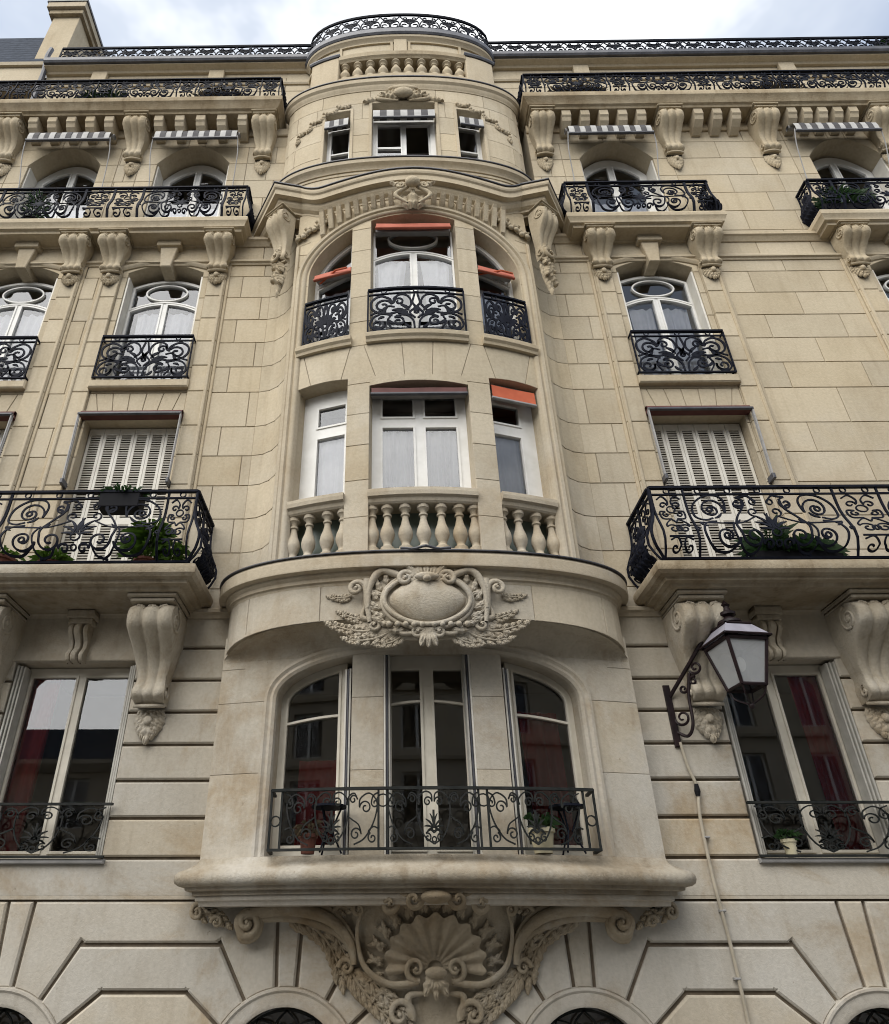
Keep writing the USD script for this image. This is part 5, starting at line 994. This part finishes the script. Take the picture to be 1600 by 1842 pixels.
# ============================================================ LANTERN AND CABLE
def lantern():
    x0, z0 = 2.70, 4.90; C = np.array([3.30, -.62]); t = thing('wall_lantern', 'dark brown square street lantern with frosted panes on a scrolled wall bracket', 'street lamp')
    obj('wall_plate', wbox(x0-.035, x0+.035, -.035, .0, 4.50, 5.18), 'lamp', t)
    d = np.array([C[0]-x0, C[1]]); ln = np.linalg.norm(d); d /= ln; S = lambda r, z: (x0+d[0]*r, d[1]*r, z)
    obj('arm', tube([S(0, 5.02), S(.3, 5.33), S(.6, 5.64), S(ln-.02, 5.90)], .022, 8), 'lamp', t)
    mb = MB()
    for p in ([S(.02, 4.66), S(.14, 4.60), S(.22, 4.72), S(.24, 5.0), S(.30, 5.25)],): mb.put(tube(crom(p, 8), .018, 8))
    for c, r, a, tr in (((.12, 4.80), .09, 180, 1.3), ((.20, 5.10), .05, 0, -1.2), ((.38, 5.30), .075, 200, 1.3), ((.33, 5.16), .05, 60, 1.1)):
        s = spiral(c, r, a, tr); mb.put(tube([S(*q) for q in s], np.linspace(.016, .010, len(s)), 6))
    obj('scrollwork', mb, 'lamp', t)
    rot = math.radians(8); R = lambda x, y, z: (C[0]+x*math.cos(rot)-y*math.sin(rot), C[1]+x*math.sin(rot)+y*math.cos(rot), z)
    zb, zt, b, a = 4.96, 5.43, .132, .22; q = [(-1, -1), (1, -1), (1, 1), (-1, 1)]
    fr = MB()
    for k in range(4):
        p, n = q[k], q[(k+1) % 4]; fr.put(tube([R(p[0]*b, p[1]*b, zb), R(p[0]*(a+b)/2, p[1]*(a+b)/2, (zb+zt)/2), R(p[0]*a, p[1]*a, zt)], .020, 6))
        for w_, z_, r_ in ((b, zb, .018), (a, zt, .026)): fr.put(tube([R(p[0]*w_, p[1]*w_, z_), R((p[0]+n[0])/2*w_, (p[1]+n[1])/2*w_, z_), R(n[0]*w_, n[1]*w_, z_)], r_, 6))
        obj('pane', MB().add([R(p[0]*b, p[1]*b, zb), R(n[0]*b, n[1]*b, zb), R(n[0]*a, n[1]*a, zt), R(p[0]*a, p[1]*a, zt)], [(0, 1, 2, 3)]), 'fog', t)
    obj('pane', MB().add([R(p[0]*b, p[1]*b, zb+.004) for p in q], [(0, 1, 2, 3)]), 'fog', t)
    obj('lantern_frame', fr, 'lamp', t, smooth=50)
    rf = MB(); c1, c2 = a+.04, .14
    for k in range(4):
        p, n = q[k], q[(k+1) % 4]; rf.add([R(p[0]*c1, p[1]*c1, zt+.03), R(n[0]*c1, n[1]*c1, zt+.03), R(n[0]*c2, n[1]*c2, zt+.19), R(p[0]*c2, p[1]*c2, zt+.19)], [(0, 1, 2, 3)])
    obj('lantern_roof', rf, 'lamp_roof', t); rm = MB()
    for k in range(4):
        p, n = q[k], q[(k+1) % 4]
        for w_, z_, r_ in ((c1, zt+.03, .014), (c2, zt+.19, .018)): rm.put(tube([R(p[0]*w_, p[1]*w_, z_), R((p[0]+n[0])/2*w_, (p[1]+n[1])/2*w_, z_), R(n[0]*w_, n[1]*w_, z_)], r_, 6))
    rm.add([R(p[0]*c2, p[1]*c2, zt+.20) for p in q], [(0, 1, 2, 3)]); obj('roof_rim', rm, 'lamp', t)
    v, f = lathe([(0, .17), (.10, .19), (.13, .23), (.12, .26), (.07, .27), (.05, .31), (.085, .33), (.085, .36), (.05, .38), (.035, .43), (.05, .45), (.025, .48), (.0, .52)], 16); obj('finial', (v+[C[0], C[1], zt], f), 'lamp', t, smooth=40)
    mb = MB()
    for k in range(4):
        p = q[k]; mb.put(tube(crom([R(p[0]*b, p[1]*b, zb), R(p[0]*b*.75, p[1]*b*.75, zb-.10), R(p[0]*.02, p[1]*.02, zb-.17)], 8), .009, 6))
    mb.put(blob(R(0, 0, zb-.19), (.03, .03, .035))); obj('bottom_cage', mb, 'lamp', t)
    obj('bulb', blob(R(0, 0, zb+.25), (.05, .05, .08)), 'white', t)
    c = thing('cable', 'beige electric conduit running down the wall from the lantern', 'cable')
    pts = [(2.72, -.03, 4.55), (2.75, -.03, 4.3), (2.80, -.03, 4.08), (2.77, -.04, 3.9), (2.76, -.03, 3.7), (2.76, -.035, 3.2), (2.79, -.03, 2.7), (2.80, -.03, 2.1), (2.80, -.03, 1.2)]
    obj('conduit', tube(crom(pts, 8), .017, 8), 'cable', c, smooth=50); obj('joint_sleeve', tube([(2.795, -.035, 4.12), (2.79, -.037, 4.05), (2.785, -.037, 4.0)], [.02, .032, .022], 8), 'planter', c)
    for z in (3.6, 2.95, 2.4): obj('clip', wbox(2.755, 2.815, -.05, .0, z, z+.02), 'steel', c)
lantern()

# ============================================================ PLANTS AND POTS
def foliage(n, r, base, h, length, width, droop=.4, seed=1):
    g = np.random.default_rng(seed); mb = MB()
    for k in range(n):
        a = g.uniform(0, 2*PI); rr = np.sqrt(g.uniform(0, 1)); st = np.array([r[0]*rr*math.cos(a), r[1]*rr*math.sin(a), g.uniform(0, h)]); el = g.uniform(.1, 1.2); d = np.array([math.cos(a)*math.cos(el), math.sin(a)*math.cos(el), math.sin(el)]); l = length*g.uniform(.6, 1.2); w = width*g.uniform(.7, 1.2)
        sd = np.cross(d, [0, 0, 1.]); sd /= np.linalg.norm(sd)+1e-9; up = np.cross(sd, d); p0 = np.array(base)+st
        mid = p0+d*l*.5+up*.02*l; tip = p0+d*l-np.array([0, 0, droop*l]); mb.add([p0, mid+sd*w/2, tip, mid-sd*w/2], [(0, 1, 2), (0, 2, 3)])
    return mb
def pot(name, label, x, y, z, r, h, mat, fol, lmat='leaf', group=None):
    t = thing(name, label, 'potted plant', group, (x, y, z)); v, f = lathe([(0, 0), (r*.72, 0), (r*.95, h*.82), (r*1.08, h*.82), (r*1.08, h), (r*.95, h), (r*.9, h*.88), (0, h*.88)], 16); obj('pot', (v, f), mat, t, smooth=40)
    n, rad, hh, l, w, dr, sd = fol; obj('foliage', foliage(n, (rad, rad), (0, 0, h*.9), hh, l, w, dr, sd), lmat, t)
    obj('stem', tube([(0, 0, h*.8), (.01, 0, h+hh*.5), (.0, .01, h+hh)], .008, 5), 'soil', t)
def trough(name, label, x, y, z, w, d, h, fol, lmat):
    t = thing(name, label, 'planter', None, (x, y, z)); obj('trough', solid(sbox(-w/2, 0, w/2, h), -d/2, d/2, FLAT, .01, back=True), 'planter', t); n, hh, l, wd, dr, sd = fol; obj('foliage', foliage(n, (w*.46, d*.45), (0, 0, h*.9), hh, l, wd, dr, sd), lmat, t)
def plants():
    pot('potted_plant', 'terracotta pot with tall bright green plant behind the left balcony railing', -3.22, -.60, 6.33, .13, .16, 'terra', (260, .13, .42, .26, .045, .5, 3), 'leaf')
    pot('potted_plant', 'terracotta bowl of low pale green leaves on the left balcony', -4.30, -.62, 6.33, .15, .11, 'terra', (140, .15, .10, .15, .04, .4, 4), 'leaf')
    pot('potted_plant', 'terracotta pot with sparse leaves at the left edge of the left balcony', -4.90, -.60, 6.33, .14, .2, 'terra', (60, .10, .10, .16, .04, .5, 5), 'leaf')
    pot('potted_plant', 'small green plant in a clay pot nearest the left balcony corner', -2.95, -.58, 6.33, .09, .12, 'terra', (140, .10, .26, .18, .035, .5, 6), 'leaf')
    trough('planter_box', 'black planter box hooked on the left balcony top rail with low green plant', -3.58, -.76, 7.08, .48, .20, .22, (170, .05, .13, .03, .4, 7), 'leaf_dk')
    trough('planter_box', 'long black trough of dark straggling plants on the right balcony', 4.22, -.66, 6.33, .98, .22, .16, (420, .14, .20, .028, .7, 8), 'leaf_dk')
    pot('potted_plant', 'spiky dark plant rising from the right balcony beside the long trough', 4.05, -.55, 6.33, .12, .18, 'planter', (110, .08, .30, .34, .03, .3, 9), 'leaf_dk')
    for x, w, lab, m, sd in ((-5.95, 1.0, 'row of green and brown shrubs behind the top left balcony railing, left group', 'bush', 11), (-3.68, .95, 'row of green and brown shrubs behind the top left balcony railing, nearer the bay', 'dry', 12), (3.35, 1.1, 'brown dry shrubs behind the top right balcony railing nearest the bay', 'dry', 13), (7.15, 1.2, 'brown dry shrubs behind the top right balcony railing at far right', 'dry', 14)): trough('balcony_shrubs', lab, x, -.22, 16.49, w, .26, .18, (700, .32, .13, .035, .2, sd), m)
    pot('potted_plant', 'dark rounded shrub on the roof terrace at top right', 10.35, .28, 18.66, .22, .30, 'planter', (900, .20, .42, .11, .05, .2, 15), 'bush'); pot('potted_plant', 'low dark shrub spreading over the roof terrace railing at the right edge', 10.75, .25, 18.66, .22, .26, 'planter', (800, .30, .24, .12, .05, .3, 16), 'bush')
    trough('planter_box', 'dark tangled pot plants behind the fifth floor railing at far right', 7.35, -.20, 13.05, .9, .22, .26, (520, .34, .2, .03, .4, 17), 'leaf_dk')
    pot('potted_plant', 'dark spiky plant above the fifth floor railing at the left edge', -6.45, -.18, 13.05, .12, .2, 'planter', (120, .08, .55, .22, .03, .2, 18), 'leaf_dk')
    def at(x, n): p = BAY1.map([x, n, 0]); return float(p[0]), float(p[1])
    x, y = at(-1.17, .12); pot('potted_plant', 'terracotta pot with pale stems on the bay balcony, at its left end', x, y, 3.405, .085, .17, 'terra', (50, .07, .10, .12, .03, .5, 19), 'dry')
    x, y = at(1.02, .10); pot('potted_plant', 'cream ceramic pot with dry leaves on the bay balcony, at its right end', x, y, 3.405, .12, .22, 'pot_cream', (60, .08, .10, .16, .03, .5, 20), 'leaf_dk')
    pot('potted_plant', 'cream ceramic pot behind the ironwork of the lower right window', 3.60, -.02, 3.43, .07, .16, 'pot_cream', (50, .05, .08, .12, .03, .5, 21), 'leaf_dk')
    for i, (x0, lab) in enumerate(((-.98, 'small dark cafe table on the bay balcony left of centre'), (1.28, 'small dark cafe table on the bay balcony at right'))):
        x, y = at(x0, .13); t = thing('cafe_table', lab, 'table', None, (x, y, 3.405)); v, f = lathe([(0, .40), (.17, .40), (.17, .42), (0, .42)], 20); obj('table_top', (v, f), 'iron', t)
        for k in range(3): a = k*2*PI/3; obj('leg', tube([(.13*math.cos(a), .13*math.sin(a), 0), (.03*math.cos(a), .03*math.sin(a), .2), (.12*math.cos(a), .12*math.sin(a), .40)], .009, 6), 'iron', t)
plants()

# ============================================================ CURTAINS
def curtains():
    def cur(lab, mat, *a, **k): obj('curtain', curtain(*a, **k), mat, None, smooth=True, label=lab, cat='curtain', group=None)
    FL = FLAT
    cur('dark red curtain at the left side of the lower left window', 'red', CB-.62, CB-.28, 3.45, 5.40, -.32, FL, waves=5, flare=-.02); cur('long dark red curtain at the right side of the lower right window', 'red', 4.0+.26, 4.0+.60, 3.45, 5.40, -.32, FL, waves=5, flare=.03)
    c1 = BAY1.chord(-1.6, -.9); cur('red curtain tied low in the left arched window of the first floor bay', 'red', -1.40, -.92, 3.45, 4.35, -.30, c1, waves=7); c2 = BAY1.chord(.9, 1.6); cur('red curtain in the right arched window of the first floor bay', 'red', 1.02, 1.46, 3.45, 4.85, -.30, c2, waves=7, flare=.06)
    cm = BAY.chord(-.64, .64)
    cur('white net curtain in the left half of the middle bay window, second floor', 'net', -.48, -.06, 7.30, 8.34, -.30, cm, waves=9); cur('white net curtain in the right half of the middle bay window, second floor', 'net', .06, .48, 7.30, 8.34, -.30, cm, waves=9)
    cur('white net curtain swept left in the tall middle bay window', 'net', -.54, -.10, 9.8, 11.62, -.32, cm, waves=7, gather=.2, flare=-.08); cur('white net curtain swept right in the tall middle bay window', 'net', .10, .54, 9.8, 11.62, -.32, cm, waves=7, gather=.2, flare=.08)
    for s, sd in ((-1, 'left'), (1, 'right')):
        a, b = sorted((s*1.0, s*1.42)); cur(f'white net curtain in the {sd} side window of the bay, second floor', 'net', a, b, 7.3, 8.34, -.30, BAY.chord(*sorted((s*.92, s*1.6))), waves=9, amp=.015); cur(f'white net curtain in the {sd} arched window of the bay, third floor', 'net', a, b, 9.8, 11.1, -.32, BAY.chord(*sorted((s*.92, s*1.58))), waves=7, amp=.02)
    for c, nm in ((CA, 'leftmost'), (CB, 'left'), (CC, 'right')):
        cur(f'white net curtain, left half of the {nm} oval topped window on the third floor', 'net', c-.44, c-.05, 9.8, 11.5, -.31, FL, waves=7, gather=.1); cur(f'white net curtain, right half of the {nm} oval topped window on the third floor', 'net', c+.05, c+.50, 9.8, 11.5, -.31, FL, waves=7, gather=.1)
    for c, nm in ((-6.38, 'leftmost'), (-3.98, 'second'), (3.84, 'third')): cur(f'white half curtain in the {nm} arched window of the fifth floor', 'net', c-.5, c+.5, 13.2, 14.35, -.42, FL, waves=13, amp=.02)
curtains()

# ============================================================ STREET AND THE OTHER SIDE
def street():
    def sheet(name, x0, x1, y0, y1, z, mat, label, cat, top=None): obj(name, MB().add([(x0, y0, z), (x1, y0, z), (x1, y1, z), (x0, y1, z)], [(0, 1, 2, 3)]), mat, None, label=label, cat=cat, kind='structure')
    sheet('ground', -400, 400, -400, 400, -.02, 'asphalt', 'dark ground spreading under the town', 'ground')
    sheet('road', -80, 80, -16.2, -2.4, -.0, 'asphalt', 'asphalt street in front of the building', 'road')
    obj('pavement', wbox(-80, 80, -2.4, .35, -.3, .12), 'paving', None, label='stone pavement at the foot of the building', cat='pavement', kind='structure'); obj('pavement', wbox(-80, 80, -18.95, -16.2, -.3, .12), 'paving', None, label='stone pavement on the far side of the street', cat='pavement', kind='structure')
    def other(name, lab, x0, x1, h, mans, floors, bays):
        t = thing(name, lab, 'building'); y = -19.0
        pm = Flat(0, y, PI); reg = sbox(-x1, 0, -x0, h); fh = (h-3.6)/floors; W = (x1-x0)/bays; ops = []
        for f in range(floors+1):
            for b in range(bays): cx = -x1+(b+.5)*W; z = .9 if f == 0 else 3.9+(f-1)*fh; ops.append(sbox(cx-.6, z, cx+.6, z+(2.2 if f == 0 else fh*.68)))
        obj('wall', solid(reg.difference(unary_union(ops)), -.5, 0, pm, 0), 'facade2', t); obj('wall', wbox(x0, x1, y-9, y-.6, 0, h), 'dark', t)
        for q in ops:
            a, c, b, d = q.bounds; w = obj('window', solid(q.difference(unary_union([sbox(a+.08, c+.08, (a+b)/2-.05, d-.08), sbox((a+b)/2+.05, c+.08, b-.08, d-.08)])), -.25, -.2, pm, 0), 'white', t); obj('pane', solid(sbox(a+.05, c+.05, b-.05, d-.05), -.245, -.24, pm, 0), 'glass', w)
        for f in range(1, floors+1): obj('string_course', run(pm, -x1, -x0, [(-.05, 3.5+(f-1)*fh), (.12, 3.5+(f-1)*fh), (.16, 3.62+(f-1)*fh), (-.05, 3.7+(f-1)*fh)]), 'facade2', t)
        obj('cornice', run(pm, -x1, -x0, [(-.1, h-.3), (.1, h-.3), (.4, h-.05), (.4, h+.1), (-.1, h+.1)]), 'facade2', t)
        obj('roof', MB().add([(x0, y-.1, h+.1), (x1, y-.1, h+.1), (x1, y-1.2, h+mans), (x0, y-1.2, h+mans), (x1, y-6, h+mans+1), (x0, y-6, h+mans+1), (x0, y-9, h), (x1, y-9, h)], [(0, 1, 2, 3), (3, 2, 4, 5), (5, 4, 7, 6)]), 'slate', t)
        for x in (x0+.6, x1-.6): obj('chimney', wbox(x-.4, x+.4, y-5, y-2.5, h, h+mans+1.8), 'facade2', t)
    other('building_across', 'low house across the street with slate roof, left part', -40, -10.5, 8.6, 1.6, 2, 10); other('building_across', 'tall stone building across the street facing the bay', -10.5, 8.5, 13.6, 3.4, 4, 6); other('building_across', 'medium stone building across the street, right part', 8.5, 40, 12.6, 2.6, 3, 11)
street()
